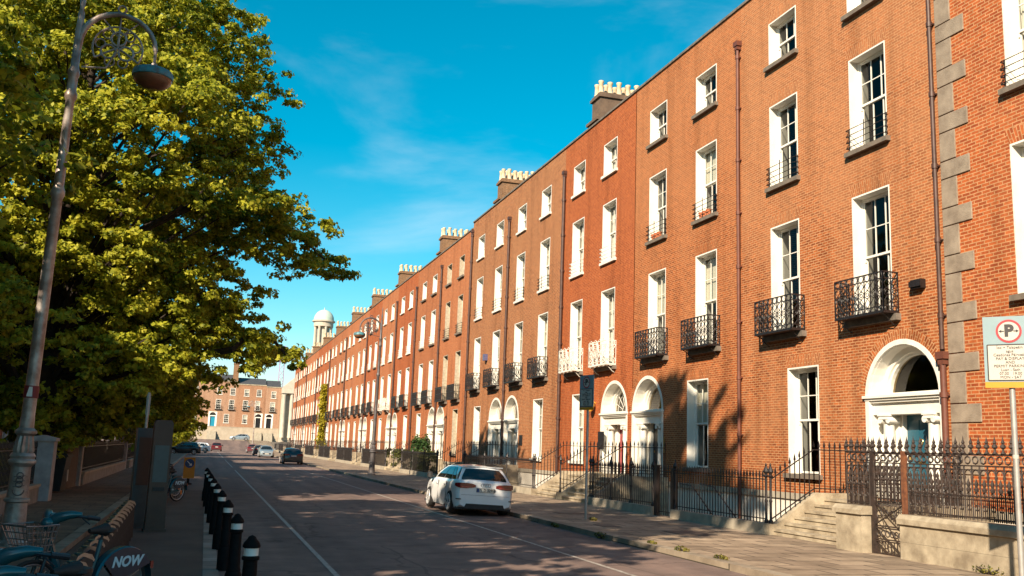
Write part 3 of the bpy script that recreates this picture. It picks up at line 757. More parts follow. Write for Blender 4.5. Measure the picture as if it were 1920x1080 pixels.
# ------------------------------------------------------------------ railings, steps, area walls
def railing(root, P, n, zb, zt, mt=IRON, tip=True, r=.0145, post=()):
    """bars between two points; zb, zt are functions of t"""
    p, q = Vector(P[0]), Vector(P[1]); b = MB()
    for i in range(n + 1):
        t = i / n; c = p.lerp(q, t); z0, z1 = zb(t), zt(t)
        b.bar((c.x, c.y, z0), (c.x, c.y, z1), r, 4)
        if tip:
            b.bar((c.x, c.y, z1), (c.x, c.y, z1 + .05), r * 2.0, 4, r * 1.8); b.bar((c.x, c.y, z1 + .05), (c.x, c.y, z1 + .17), r * 1.9, 4, .002)
    b.build('rail_bars', mt, root)
    b, b2 = MB(), MB(); m = max(1, n // 4)
    for i in range(m):
        t0, t1 = i / m, (i + 1) / m; a, c = p.lerp(q, t0), p.lerp(q, t1)
        b.bar((a.x, a.y, zt(t0) - .06), (c.x, c.y, zt(t1) - .06), .018, 4); b2.bar((a.x, a.y, zb(t0) + .10), (c.x, c.y, zb(t1) + .10), .018, 4)
    b.build('rail', mt, root); b2.build('rail', mt, root)
    for t in post:
        c = p.lerp(q, t); z0, z1 = zb(t), zt(t); b = MB()
        b.lathe([(.06, z0), (.06, z0 + .06), (.032, z0 + .1), (.032, z0 + .5), (.045, z0 + .54), (.032, z0 + .58), (.032, z1 - .02), (.07, z1 + .02), (.035, z1 + .06), (.075, z1 + .13), (.05, z1 + .2), (.02, z1 + .26), (.03, z1 + .29), (.004, z1 + .34)], (c.x, c.y, 0), 8)
        b.build('post', mt, root)
lin = lambda a, c: (lambda t: a + (c - a) * t)
def area_front(label, ya, yb, nposts=3, group='iron area railings along the pavement', zt=1.48, plm=STONE):
    root = thing('area_railing', label, 'railing', (0, 0, 0), 0, group)
    b = MB(); b.box(PX - .13, PX + .13, ya, yb, .05, .36)
    b.build('plinth', plm, root)
    railing(root, ((PX, ya + .08), (PX, yb - .08)), max(4, int((yb - ya) / .15)), lin(.36, .36), lin(zt, zt), post=[i / (nposts - 1) for i in range(nposts)])
    return root
def flight(root, ya, yb, n=6):
    b = MB(); rise = (ZD - .02 - .1) / n
    for i in range(n):
        x = PX + .02 + .29 * i
        b.box(x - .03, x + .32 if i < n - 1 else FX - .04, ya, yb, .1 + rise * (i + 1) - .055, .1 + rise * (i + 1)); b.box(x, x + .32, ya + .02, yb - .02, .1 + rise * i - .1, .1 + rise * (i + 1) - .056)
    b.build('step_flight', STONEL, root)
def flank(root, yc, mt=STONEL, nm='flank_wall', lo=-2.1):
    b = MB(); b.prism([(PX - .12, lo), (PX - .12, .36), (PX + .10, .36), (PX + 1.25, 1.13), (FX - .01, 1.13), (FX - .01, lo)], 1, yc - .12, yc + .12); b.build(nm, mt, root)
def stair_rail(label, yc, group='iron railings up the door steps', h=1.12):
    root = thing('stair_railing', label, 'railing', (0, 0, 0), 0, group)
    railing(root, ((PX, yc), (PX + 1.25, yc)), 9, lin(.36, 1.13), lin(1.48, 1.13 + h), post=(0,))
    railing(root, ((PX + 1.25, yc), (FX - .08, yc)), 11, lin(1.13, 1.13), lin(1.13 + h, 1.13 + h))
    return root
# house with the teal door: single flight, curved-up rail on its far side
st = thing('entrance_steps', 'pale stone steps up to the teal door beside the ornate gate', 'steps', (0, 0, 0), 0, 'stone door steps')
flight(st, 18.0, 20.75); flank(st, 20.87)
stair_rail('black iron railing rising beside the steps of the teal door', 20.87)
r = area_front('black area railing with spear tips before the ground window, left of the teal door steps', 20.99, 26.0, 2)
gt = thing('area_gate', 'narrow black iron gate to the basement stair, near end of the shaded house', 'gate')
railing(gt, ((PX, 26.05), (PX, 27.0)), 6, lin(.14, .14), lin(1.5, 1.5)); 
b = MB(); b.box(PX - .07, PX + .07, 27.05, 27.19, .05, 1.62); b.build('gate_post', IRON, gt); b = MB(); b.box(PX - .07, PX + .07, 25.93, 26.04, .05, 1.55); b.build('gate_post', IRON, gt)
st2 = thing('basement_stair', 'dark iron stair going down behind the area railing of the teal door house', 'stair')
b = MB()
for s in (0, .7): b.tube([(PX + .5 + s, 26.6, 1.1), (PX + .5 + s, 25.8, 1.05), (PX + .5 + s, 22.6, -1.0), (PX + .5 + s, 22.0, -1.0)], .02, 5)
for i in range(10): b.box(PX + .5, PX + 1.2, 25.6 - .3 * i, 25.85 - .3 * i, -.1 - .19 * i, -.06 - .19 * i)
b.build('stair_rail', IRON, st2)
def pair(yb, name, i, dark=False):
    m_ = STONED if dark else STONEL
    s = thing('entrance_steps', f'paired stone door steps before {name}', 'steps', (0, 0, 0), 0, 'stone door steps')
    flight(s, yb + .12, yb + 2.95); flight(s, yb - 2.95, yb - .12)
    flank(s, yb + 3.07); flank(s, yb - 3.07); flank(s, yb)
    stair_rail(f'iron railing on far side of steps before {name}', yb + 3.07)
    stair_rail(f'iron railing on near side of steps before {name}', yb - 3.07)
    stair_rail(f'iron railing dividing the paired steps before {name}', yb)
bounds = [35.6, 53.5, 70.8, 88.9]
yy = 97.7 + 8.5
while yy < 195: bounds.append(yy); yy += 17
nm = ['the shaded house and the red house', 'the two brown houses', 'the house with unpainted reveals', 'the twin doors by the far lamp'] + [f'the {w} pair of terrace doors' for w in ('fifth', 'sixth', 'seventh', 'eighth', 'ninth', 'tenth', 'eleventh')]
prev = 27.3
for i, yb in enumerate(bounds):
    pair(yb, nm[i], i)
    area_front(f'area railing just this side of the steps before {nm[i]}', prev, yb - 3.2, 4 if i < 3 else 3)
    prev = yb + 3.2
area_front('black area railing with spear tips at the far end of the terrace', prev, YEND, 3)

# ornate ironwork of the nearest house: pedestal, gate, plinth wall, cast railing
OX = 13.2
def ornate(root, pa, pb, zb, zt, lower=True, diag=False):
    p, q = Vector((*pa, 0)), Vector((*pb, 0)); Lh = (q - p).length; u = (q - p) / Lh; n = max(2, round(Lh / .185)); s_ = Lh / n
    top, mid, fin = MB(), MB(), MB()
    P = lambda a, z: Vector((p.x + u.x * a, p.y + u.y * a, z))
    ax = 0 if abs(u.y) > abs(u.x) else 1
    for z, r in ((zt, .022), (zt - .20, .018), (zt - .27, .012), (zb + .42, .02), (zb + .36, .012), (zb + .05, .018)):
        top.bar(P(0, z), P(Lh, z), r)
    for i in range(n + 1):
        a = s_ * i
        mid.bar(P(a, zb), P(a, zt - .2), .016, 5); mid.lathe([(.026, zb + .62), (.016, zb + .70), (.03, zb + .76), (.016, zb + .80)], P(a, 0), 6)
        fin.lathe([(.02, zt), (.05, zt + .02), (.022, zt + .06), (.018, zt + .1), (.05, zt + .13), (.045, zt + .16), (.02, zt + .19), (.034, zt + .21), (.012, zt + .27), (.001, zt + .34)], P(a, 0), 6)
    for i in range(n):
        a = s_ * (i + .5)
        top.ring(P(a, zt - .10), .066, .016, ax, 8, 4)
        k = 6; pts = [P(a + s_ * .48 * math.cos(math.pi * j / k), zt - .40 + .13 * math.sin(math.pi * j / k)) for j in range(k + 1)]
        top.tube(pts, .015, 4)
        mid.bar(P(a, zb), P(a, zb + .52), .012, 4)
        for e in (-.25, .25): mid.bar(P(a + e * s_, zb), P(a + e * s_, zb + .40), .009, 4)
        mid.ring(P(a, zb + .22), .05, .012, ax, 6, 4); mid.ring(P(a, zb + .45), .045, .014, ax, 6, 4)
        mid.lathe([(.035, zb + .50), (.045, zb + .55), (.02, zb + .58), (.04, zb + .64), (.014, zb + .70), (.001, zb + .74)], P(a, 0), 6)
    top.build('top_rail', RUSTI, root); mid.build('cast_bars', RUSTI, root); fin.build('finials', RUSTI, root)
w_ = thing('boundary_wall', 'low pale granite block wall with coping under the ornate railing', 'wall')
b = MB()
def course(z0, z1, ys_, x0=OX - .2, x1=OX + .2):
    for a, c in zip(ys_[:-1], ys_[1:]): b.box(x0, x1, a + .004, c - .004, z0 + .004, z1)
course(.05, .42, (6.0, 7.4, 8.8, 10.2, 11.6, 13.0, 14.5, 15.84)); course(.42, .74, (6.0, 8.0, 9.6, 11.0, 12.4, 13.7, 15.84)); b.build('wall_blocks', STONEL, w_)
b = MB(); b.prism([(OX - .25, .76), (OX - .25, .86), (OX - .18, .94), (OX + .18, .94), (OX + .25, .86), (OX + .25, .76), (OX + .2, .745), (OX - .2, .745)], 1, 6.0, 15.87); b.build('coping', STONEL, w_)
orr = thing('ornate_railing', 'ornate rusty cast iron railing with urn finials on the granite wall', 'railing')
ornate(orr, (OX, 15.8), (OX, 8.2), .96, 2.12)
pdl = thing('gate_pedestal', 'pale rendered pedestal block between the steps and the ornate gate', 'pedestal')
b = MB(); b.box(OX - .28, FX - .1, 16.88, 17.72, .05, .86); b.build('block', STONEL, pdl)
b = MB(); b.prism([(OX - .33, .861), (OX - .33, .95), (OX - .24, 1.03), (FX - .1, 1.03), (FX - .1, .861)], 1, 16.84, 17.78); b.build('coping', STONEL, pdl)
orr2 = thing('ornate_railing', 'short ornate cast iron railing standing on the pedestal block beside the gate', 'railing')
ornate(orr2, (OX, 16.95), (OX, 17.68), 1.04, 2.12); ornate(orr2, (OX + .1, 17.68), (FX - .2, 17.68), 1.04, 2.12)
gate = thing('ornate_gate', 'tall ornate iron gate with cross braced panels between pedestal and granite wall', 'gate')
ornate(gate, (OX, 15.98), (OX, 16.80), 1.16, 2.12)
b = MB()
for z in (.12, .36, .40, .62, .66, 1.12): b.bar((OX, 15.95, z), (OX, 16.82, z), .018)
b.bar((OX, 15.97, .68), (OX, 16.8, 1.1), .016); b.bar((OX, 16.8, .68), (OX, 15.97, 1.1), .016)
for i in range(10):
    y = 15.98 + .82 * i / 9; b.bar((OX, y, .12), (OX, y, .36), .011)
for i in range(6): b.ring((OX, 16.05 + .13 * i, .51), .06, .013, 0, 8, 4)
for i in range(4): b.ring((OX, 16.1 + .19 * i, .89), .08, .012, 0, 8, 4)
b.build('lower_panel', RUSTI, gate)
for yy_, mt in ((15.90, RUST), (16.84, RUSTI)):
    b = MB(); b.box(OX - .045, OX + .045, yy_ - .045, yy_ + .045, .1, 2.16); b.build('gate_post', mt, gate)

# ------------------------------------------------------------------ street lamps with shamrock brackets
LAMPM = mat('silver_lamp_paint', (.46, .41, .38), .4, c2=(.20, .14, .115), scale=4, bump=.15, metal=.3)
LAMPD = mat('grey_lamp_paint', (.13, .12, .125), .5, c2=(.08, .07, .07), scale=4, metal=.3)
COPPER = mat('verdigris_lantern', (.05, .30, .38), .5, c2=(.10, .08, .06), scale=7)
AMBER = mat('lantern_bowl', (.22, .10, .05), .25, c2=(.12, .06, .035), scale=5)
def street_lamp(label, x, y, face, mt, lean=0, sc=1.0):
    """face=+1 puts the lantern towards +X"""
    root = thing('street_lamp', label, 'street lamp', (x, y, .06), 0, 'street lamps with bow brackets')
    b = MB()
    b.lathe([(.25, 0), (.25, .10), (.20, .14), (.185, .30), (.165, .72), (.20, .74), (.20, .78), (.165, .80), (.15, 1.28), (.155, 1.30), (.215, 1.36), (.215, 1.40), (.18, 1.43), (.20, 1.47), (.17, 1.52)], n=20)
    b.build('base', mt, root, angle=30)
    b = MB(); b.lathe([(.15, 1.52), (.165, 1.56), (.135, 1.76), (.125, 1.80)], n=24, flute=.14, sm=False)
    b.lathe([(.125, 1.80), (.17, 1.84), (.17, 1.88), (.115, 1.93), (.11, 2.1)], n=16); b.build('fluted_collar', mt, root, angle=30)
    b = MB(); b.lathe([(.105, 2.1), (.10, 4.0), (.088, 5.85), (.115, 5.9), (.115, 5.98), (.095, 6.03), (.085, 6.08), (.072, 7.62), (.105, 7.68), (.105, 7.75), (.08, 7.8), (.08, 8.05), (.10, 8.1), (.10, 8.17), (.072, 8.22), (.066, 8.8), (.05, 9.3)], n=14)
    b.lathe([(.03, 9.3), (.05, 9.5), (.02, 9.8), (.035, 9.9), (.004, 10.1)], n=8); b.build('shaft', mt, root, angle=30)
    b = MB(); f = face; rad = .64; cx = f * .66; cz = 8.72
    pts = [(0, 0, 8.45)] + [(cx - f * rad * math.cos(R(g)), 0, cz + rad * math.sin(R(g))) for g in range(10, 176, 15)]
    b.tube(pts, [.062] * 3 + [.055 - .002 * i for i in range(len(pts) - 3)], 8); ex, ez = pts[-1][0], pts[-1][2]
    b.build('bow_bracket', mt, root, angle=50)
    b = MB(); b.ring((cx, 0, cz - .02), .42, .018, 1, 20, 5, R(-30), R(210))
    for g in (90, 210, 330):
        q = (cx + .17 * math.cos(R(g)), 0, cz + .17 * math.sin(R(g))); b.ring(q, .13, .022, 1, 10, 5)
        b.tube([(cx, 0, cz), q, (cx + .42 * math.cos(R(g)), 0, cz - .02 + .42 * math.sin(R(g)))], .02, 5)
        for sg in (-1, 1): b.ring((cx + .30 * math.cos(R(g + sg * 38)), 0, cz + .30 * math.sin(R(g + sg * 38))), .085, .015, 1, 9, 4)
    b.tube([(cx, 0, cz), (cx - f * .15, 0, cz - .4), (cx - f * .55, 0, cz - .45)], .018, 5)
    for g in (60, 90, 120): b.bar((cx, 0, cz + .2), (cx + .6 * math.cos(R(g)), 0, cz + .6 * math.sin(R(g))), .014, 5)
    b.ring((cx, 0, cz + rad + .10), .07, .02, 1, 8, 4)
    b.build('shamrock_scroll', mt, root)
    b = MB(); b.bar((ex, 0, ez + .02), (ex, 0, ez - .30), .028, 8); b.lathe([(.05, -.04), (.06, 0), (.05, .06)], (ex, 0, ez - .30), 8)
    b.build('hanger', mt, root)
    b = MB(); z = ez - .42
    b.lathe([(.06, .10), (.20, .085), (.33, .03), (.355, -.03), (.355, -.10), (.34, -.11)], (ex, 0, z), 20); h = b.build('lantern_hood', COPPER, root, angle=30)
    b = MB(); b.lathe([(.335, -.10), (.33, -.16), (.26, -.24), (.14, -.29), (.02, -.30)], (ex, 0, z), 20); b.build('lantern_bowl', AMBER, h, angle=60)
    root.scale = (sc, sc, sc); root.rotation_euler = (0, R(lean), 0)
    return root
lampn = street_lamp('tall weathered silver street lamp on the left pavement beside the bike docks', -2.86, 17.6, 1, LAMPM, .7)
b = MB(); b.lathe([(.118, 2.42), (.118, 2.62)], n=16); b.build('red_sticker', mat('red_sticker_print', (.16, .015, .02), .6), lampn)
b = MB(); b.prism([(-.05, 2.44), (.04, 2.44), (.03, 2.6), (-.02, 2.6)], 1, -.124, -.118); b.build('sticker_mark', WHITE, lampn)
b = MB()        # relief emblem on the lamp base
for k in range(3):
    b.ring((.03, -.185, 1.02 + .0 + .07 * k), .05, .008, 1, 9, 4); b.bar((-.06, -.185, .98 + .08 * k), (.11, -.185, 1.0 + .08 * k), .007)
b.ring((.03, -.19, .93), .085, .009, 1, 12, 4, R(180), R(360)); b.build('emblem', LAMPD, lampn)
street_lamp('grey street lamp with thick base on the right kerb beyond the white car', 10.1, 60.7, -1, LAMPD, .6, 1.06)
street_lamp('pale street lamp far off before the end houses', 8.6, 190, -1, LAMPM, 0, 1.0)

# ------------------------------------------------------------------ lettering
def text(s, size, mt, parent, M, bold=.0, ext=.001, align='CENTER', name='lettering', shear=0):
    cu = bpy.data.curves.new('text', 'FONT'); cu.body = s; cu.size = size; cu.align_x = align; cu.align_y = 'CENTER'; cu.extrude = ext; cu.offset = bold; cu.shear = shear; cu.resolution_u = 3
    t = bpy.data.objects.new('text', cu); COL.objects.link(t)
    me = bpy.data.meshes.new_from_object(t.evaluated_get(bpy.context.evaluated_depsgraph_get()))
    bpy.data.objects.remove(t); bpy.data.curves.remove(cu)
    me.transform(M); me.materials.clear(); me.materials.append(mt)
    return obj(name, me, parent)
def face_m(o, yaw, pitch=0):
    """matrix that puts text (x right, y up) on a plate at o whose front looks along heading 'yaw' (0 = -Y)"""
    return Matrix.Translation(o) @ Matrix.Rotation(yaw, 4, 'Z') @ Matrix.Rotation(R(90) - pitch, 4, 'X')
SIGNW = mat('sign_white', (.46, .43, .38), .5, var=.04); SIGNB = mat('sign_pale_blue', (.20, .29, .32), .5, var=.05); SIGNR = mat('sign_red', (.42, .02, .03), .5, var=.05)
SIGNK = mat('sign_black', (.02, .018, .02), .5); SIGNY = mat('sign_yellow', (.60, .24, .006), .5, var=.05); STEEL = mat('galvanised_pole', (.42, .40, .38), .45, .5, var=.15, scale=5)
def parking_sign(label, x, y, yaw, zb, wd, hg, dark=False):
    root = thing('parking_sign', label, 'parking sign', (x, y, .1), yaw, 'pay and display parking signs')
    b = MB(); b.bar((0, 0, 0), (0, 0, zb + hg - .1), .038, 12); b.build('pole', STEEL, root)
    b = MB(); b.lathe([(.041, zb - .95), (.041, zb - .90)], n=12); b.build('pole_band', SIGNW, root)
    b = MB(); b.box(-wd/2, wd/2, -.065, -.045, zb + .08, zb + hg); b.build('plate', SIGNB, root)
    b = MB(); b.box(-wd/2, wd/2, -.066, -.044, zb, zb + .078); b.build('yellow_strip', SIGNY, root)
    b = MB(); b.box(-wd * .43, wd * .43, -.068, -.0655, zb + .10, zb + hg * .60); pn = b.build('text_panel', SIGNW, root)
    b = MB(); zc = (zb + .10, zb + hg * .60)
    for z in zc: b.box(-wd * .43, wd * .43, -.0700, -.0682, z - .008, z + .008)
    for s_ in (-wd * .43, wd * .43): b.box(s_ - .008, s_ + .008, -.0700, -.0682, *zc)
    b.build('panel_border', SIGNK, pn)
    cz = zb + hg * .79; rr = wd * .25
    b = MB(); b.lathe([(rr * .9, 0), (rr * .9, .003)], (0, 0, 0), 24); o = b.build('disc', SIGNW, root, (0, -.0655, cz), (R(90), 0, 0))
    b = MB(); n = 28; A = [(rr * math.cos(2 * math.pi * i / n), rr * math.sin(2 * math.pi * i / n)) for i in range(n)]
    for i in range(n):
        p, q = A[i], A[(i + 1) % n]; k = .82
        b.face([(p[0], -.0715, cz + p[1]), (q[0], -.0715, cz + q[1]), (q[0] * k, -.0715, cz + q[1] * k), (p[0] * k, -.0715, cz + p[1] * k)])
    b.build('red_ring', SIGNR, root)
    T = lambda z, x=0: face_m((x, -.0722, z), 0)
    text('P', rr * 1.35, SIGNK, root, T(cz), .012, name='letter_p')
    for s_ in (-1, 1):
        b = MB(); b.prism([(s_ * rr * .36, cz - .006), (s_ * rr * .62, cz - .006), (s_ * rr * .62, cz + .006), (s_ * rr * .36, cz + .006)], 1, -.0735, -.0720)
        b.prism([(s_ * rr * .78, cz), (s_ * rr * .56, cz + rr * .13), (s_ * rr * .56, cz - rr * .13)], 1, -.0735, -.0720)
        b.build('arrow', SIGNK, root)
    rows = ['Íoc + Taispeáin', 'agus', 'Ceadúnas Páirceála', 'PAY & DISPLAY', 'AND', 'PERMIT PARKING', 'Luan - Sath', '07.00   19.00', 'MON - SAT']
    for i, t in enumerate(rows):
        text(t, wd * .082, SIGNK, pn, T(zb + hg * .56 - (hg * .60 - .16) * i / 8.4 + .0), .0)
    return root
parking_sign('pay and display parking sign with red P ring, yellow bottom strip, by the near wall', 10.42, 10.36, R(-50), 2.88, .64, .98)
parking_sign('narrow looking parking sign on a grey pole, seen nearly edge on before the red house', 10.2, 25.13, R(-76), 3.0, .66, .98)

# ------------------------------------------------------------------ bollards and keep-right sign
BOLL = mat('black_bollard_paint', (.007, .006, .0065), .75, spec=.15, var=.4, scale=10, bump=.1); BAND = mat('white_reflective_band', (.75, .72, .68), .5, var=.08)
def bollard(label, x, y):
    root = thing('bollard', label, 'bollard', (x, y, 0), 0, 'black bollards with white bands')
    b = MB(); b.lathe([(0.0990, 0), (0.0990, .30), (0.0825, .34), (0.0858, .36), (0.0759, .38), (0.0660, .79), (0.0825, .80), (0.0825, .825), (0.0660, .835)], n=16); b.build('shaft', BOLL, root, angle=30)
    b = MB(); b.lathe([(0.0686, .836), (0.0686, .905)], n=16); b.build('white_band', BAND, root, angle=30)
    b = MB(); b.lathe([(0.0693, .906), (0.0825, .912), (0.0825, .93), (0.0726, .955), (0.0429, .99), (0.0330, 1.01), (0.0000, 1.025)], n=16); b.build('cap', BOLL, root, angle=60)
    return root
bw = ['nearest', 'second', 'third', 'fourth', 'fifth', 'sixth', 'seventh', 'eighth', 'ninth, farthest']
b0 = None
for i in range(9):
    y = 9.6 + 2.82 * i; x = .50 - .018 * (y - 9.6) * .9
    lb = f'black bollard with white band, {bw[i]} in the line along the road'
    if b0 is None: b0 = bollard(lb, x, y)
    else: dup(b0, loc=(x, y, 0), label=lb)
kr = thing('keep_right_sign', 'small yellow traffic bollard sign with blue disc and white arrow', 'traffic sign', (-.56, 43.4, 0))
b = MB(); b.lathe([(.16, 0), (.16, .05), (.05, .08), (.05, .3)], n=10); b.build('post', BOLL, kr)
b = MB(); b.box(-.23, .23, -.06, .06, .26, 1.13); b.build('yellow_panel', SIGNY, kr)
b = MB(); b.lathe([(.19, 0), (.19, .006)], n=20); b.build('blue_disc', mat('sign_blue', (.02, .06, .20), .5), kr, (0, -.061, .88), (R(90), 0, 0))
b = MB(); c = Vector((0, 0, .88))
b.prism([(-.11, .97), (-.09, .99), (.045, .855), (.085, .895), (.10, .78), (-.015, .795), (.025, .835)], 1, -.075, -.068); b.build('arrow', BAND, kr)

# ------------------------------------------------------------------ cars
TYRE = mat('tyre', (.018, .017, .017), .8, var=.2); RIM = mat('alloy', (.60, .60, .61), .35, .25, var=.1); CARGLASS = mat('car_glass', (.012, .015, .018), .05, var=.1, spec=.8)
BLKP = mat('black_plastic', (.02, .02, .022), .6); TAILR = mat('tail_lamp_red', (.17, .005, .008), .12, var=.2, coat=.6); HEADL = mat('headlamp', (.6, .62, .65), .1, var=.1, coat=.6)
PLATEM = mat('number_plate_white', (.62, .60, .55), .45, var=.03); PLATEB = mat('plate_blue', (.02, .06, .3), .5); CHROME = mat('chrome', (.7, .7, .72), .15, 1, var=.05)
PG_ = mat('shadow_gap', (.25, .25, .26), .6)
def wheel_parts(root, yy, x, r=.32):
    s = 1 if x > 0 else -1
    b = MB(); b.lathe([(r - .09, -.10), (r - .02, -.10), (r, -.07), (r, .07), (r - .02, .10), (r - .09, .10)], n=22); w_ = b.build('wheel', TYRE, root, (x - s * .10, yy, r), (0, R(90), 0), angle=50)
    b = MB(); b.ring((0, 0, .106 * s), r - .105, .014, 2, 22, 6)
    for k in range(5):
        g = 2 * math.pi * k / 5
        for e in (-.16, .16): b.bar((.05 * math.cos(g), .05 * math.sin(g), .110 * s), ((r - .11) * math.cos(g + e), (r - .11) * math.sin(g + e), .108 * s), .017, 4)
    b.lathe([(.06, .10 * s), (.06, .118 * s), (.03, .122 * s)], n=8); b.build('rim', RIM, w_)
    
def car(label, x, y, rz, paint, kind='hatch', L=4.3, Wd=1.79, Hh=1.43, plate=None, name='parked_car', group='cars parked along the street'):
    root = thing(name, label, 'car', (x, y, zg(y) + .005), rz, group); hw = Wd / 2
    ya, yf = .78, L - .88; r = .325; ra = .375
    # lower body: y from the tail (0) to the nose (L)
    if kind == 'saloon': top = [(0, .80), (.06, .98), (.5, 1.0), (.9, .985), (L - 1.25, .96), (L - .6, .86), (L - .15, .72), (L, .55)]
    else: top = [(0, .90), (.05, .96), (.14, .985), (.6, .985), (L - 1.25, .95), (L - .6, .86), (L - .15, .72), (L, .52)]
    wid = [(0, .86), (.06, .93), (.2, .975), (.6, 1), (L - 1.2, 1), (L - .5, .955), (L - .15, .86), (L, .72)]
    ip = lambda T, v: float(np.interp(v, [t[0] for t in T], [t[1] for t in T]))
    st = sorted(set([0, .03, .08, .15, .25] + [ya + ra * math.cos(math.pi * k / 10) for k in range(11)] + [yf + ra * math.cos(math.pi * k / 10) for k in range(11)] + list(np.linspace(ya + ra, yf - ra, 7)) + [L - .35, L - .2, L - .1, L - .04, L]))
    rings = []
    for v in st:
        w_, zt = hw * ip(wid, v), ip(top, v); zs = .20 + (.10 if v < .12 else 0) * (1 - v / .12) + (.06 if v > L - .2 else 0); zl = zs; arch = False
        for q in (ya, yf):
            if abs(v - q) <= ra: zl = max(zl, r + math.sqrt(max(0, ra * ra - (v - q) ** 2)))
        rd = lambda t: zl + t * (zt - zl); bulge = 1.0
        P = [(0, .22), (w_ * .70, .22), (w_ * .955, zl), (w_ * .985, rd(.12)), (w_ * .985, rd(.30)), (w_ * 1.0, rd(.55)), (w_ * .985, rd(.74)), (w_ * .95, rd(.93)), (w_ * .90, zt), (w_ * .5, zt + .025), (0, zt + .035)]
        rings.append([(a, v, c) for a, c in P] + [(-a, v, c) for a, c in P[-2:0:-1]])
    b = MB(); n = len(rings[0]); V = [p for q in rings for p in q]; F = []
    for i in range(len(rings) - 1):
        for j in range(n): F.append((i * n + j, i * n + (j + 1) % n, (i + 1) * n + (j + 1) % n, (i + 1) * n + j))
    F += [tuple(range(n)), tuple(range((len(rings) - 1) * n, len(rings) * n))]
    b.mesh(V, F, sm=True); body = b.build('body', paint, root, angle=32)
    # greenhouse
    zb = .955
    if kind == 'saloon': B = (.75, L - 1.30, .86); T = (1.35, L - 2.05, .60)
    elif kind == 'mpv': B = (.10, L - .95, .88); T = (.50, L - 1.75, .66)
    else: B = (.12, L - 1.18, .87); T = (.52, L - 1.95, .62)
    bx, tx = hw * B[2] + .02, hw * T[2] + .04
    def edge(which, u, t):
        e = t ** .92
        if which == 'rear':
            a, c = (-bx + 2 * bx * u, B[0] + .10 * (2 * u - 1) ** 2, zb), (-tx + 2 * tx * u, T[0] + .06 * (2 * u - 1) ** 2, Hh - .05 - .03 * (2 * u - 1) ** 2)
            a = (a[0], a[1], a[2]); 
        elif which == 'front':
            a, c = (-bx + 2 * bx * u, B[1] - .16 * (2 * u - 1) ** 2, zb), (-tx + 2 * tx * u, T[1] - .08 * (2 * u - 1) ** 2, Hh - .05 - .03 * (2 * u - 1) ** 2)
        else:
            s = 1 if which == 'right' else -1
            a = (s * bx, B[0] + .10 + (B[1] - .16 - B[0] - .10) * u, zb); c = (s * tx, T[0] + .06 + (T[1] - .08 - T[0] - .06) * u, Hh - .08 + .035 * math.sin(math.pi * u))
        bow = .045 * math.sin(math.pi * t)
        o = (0, -bow, 0) if which == 'rear' else ((0, bow, 0) if which == 'front' else ((bow if which == 'right' else -bow), 0, 0))
        return Vector(a).lerp(Vector(c), t) + Vector(o)
    b = MB(); NU, NT = 10, 5
    for wh in ('rear', 'front', 'left', 'right'):
        G = [[edge(wh, i / NU, j / NT) for j in range(NT + 1)] for i in range(NU + 1)]
        for i in range(NU):
            for j in range(NT): b.face([G[i][j], G[i+1][j], G[i+1][j+1], G[i][j+1]], sm=True)
    NR = 8; RF = []
    for i in range(NR + 1):
        u = i / NR; A, C = edge('rear', u, 1), edge('front', u, 1); row = []
        for j in range(NR + 1):
            t = j / NR; p = A.lerp(C, t); e = edge('left' if u < .5 else 'right', t, 1)
            k = abs(2 * u - 1); zz_ = p.z * (1 - k ** 3) + e.z * k ** 3 + .05 * math.sin(math.pi * t) * (1 - k * k)
            row.append((p.x, p.y, zz_ + .012 * (1 - k * k)))
        RF.append(row)
    for i in range(NR):
        for j in range(NR): b.face([RF[i][j], RF[i+1][j], RF[i+1][j+1], RF[i][j+1]], sm=True)
    me = b.data('cabin', paint); bm = bmesh.new(); bm.from_mesh(me); bmesh.ops.remove_doubles(bm, verts=bm.verts[:], dist=.012); bmesh.ops.recalc_face_normals(bm, faces=bm.faces[:]); bm.to_mesh(me); bm.free(); me.set_sharp_from_angle(angle=R(38))
    cab = obj('cabin', me, root)
    def pane(nm, wh, poly_rows, off, mt=CARGLASS):
        """poly_rows: list of (t, u0, u1)"""
        b = MB(); n = 8
        nrm = {'rear': (0, -1, .35), 'front': (0, 1, .5), 'left': (-1, 0, .35), 'right': (1, 0, .35)}[wh]; o = Vector(nrm).normalized() * off
        G = [[edge(wh, u0 + (u1 - u0) * i / n, t) + o for i in range(n + 1)] for (t, u0, u1) in poly_rows]
        for k in range(len(G) - 1):
            for i in range(n): b.face([G[k][i], G[k][i+1], G[k+1][i+1], G[k+1][i]], sm=True)
        return b.build(nm, mt, cab, angle=60)
    pane('rear_window', 'rear', [(.10, .06, .94), (.3, .05, .95), (.55, .06, .94), (.86, .09, .91)], .012)
    pane('windscreen', 'front', [(.04, .05, .95), (.5, .06, .94), (.93, .10, .90)], .012)
    for sd in ('left', 'right'):
        if kind == 'saloon': cuts = [(.10, .50, .16, .50), (.53, .93, .53, .86)]
        else: cuts = [(.06, .22, .16, .26), (.25, .57, .28, .56), (.595, .95, .585, .86)]
        for (a0, a1, c0, c1) in cuts:
            pane('side_window', sd, [(.07, a0, a1), (.35, a0 + (c0 - a0) * .3, a1 + (c1 - a1) * .3), (.65, a0 + (c0 - a0) * .65, a1 + (c1 - a1) * .65), (.90, c0, c1)], .010)
    for yy_ in (ya, yf):
        for s in (-1, 1): wheel_parts(root, yy_, s * (hw - .005), r)
    b = MB(); b.box(-hw * .93, hw * .93, .12, L - .15, .17, .24)
    for yy_ in (ya, yf): b.box(-hw * .78, hw * .78, yy_ - ra, yy_ + ra, .2, .62)
    b.build('underbody', BLKP, root)
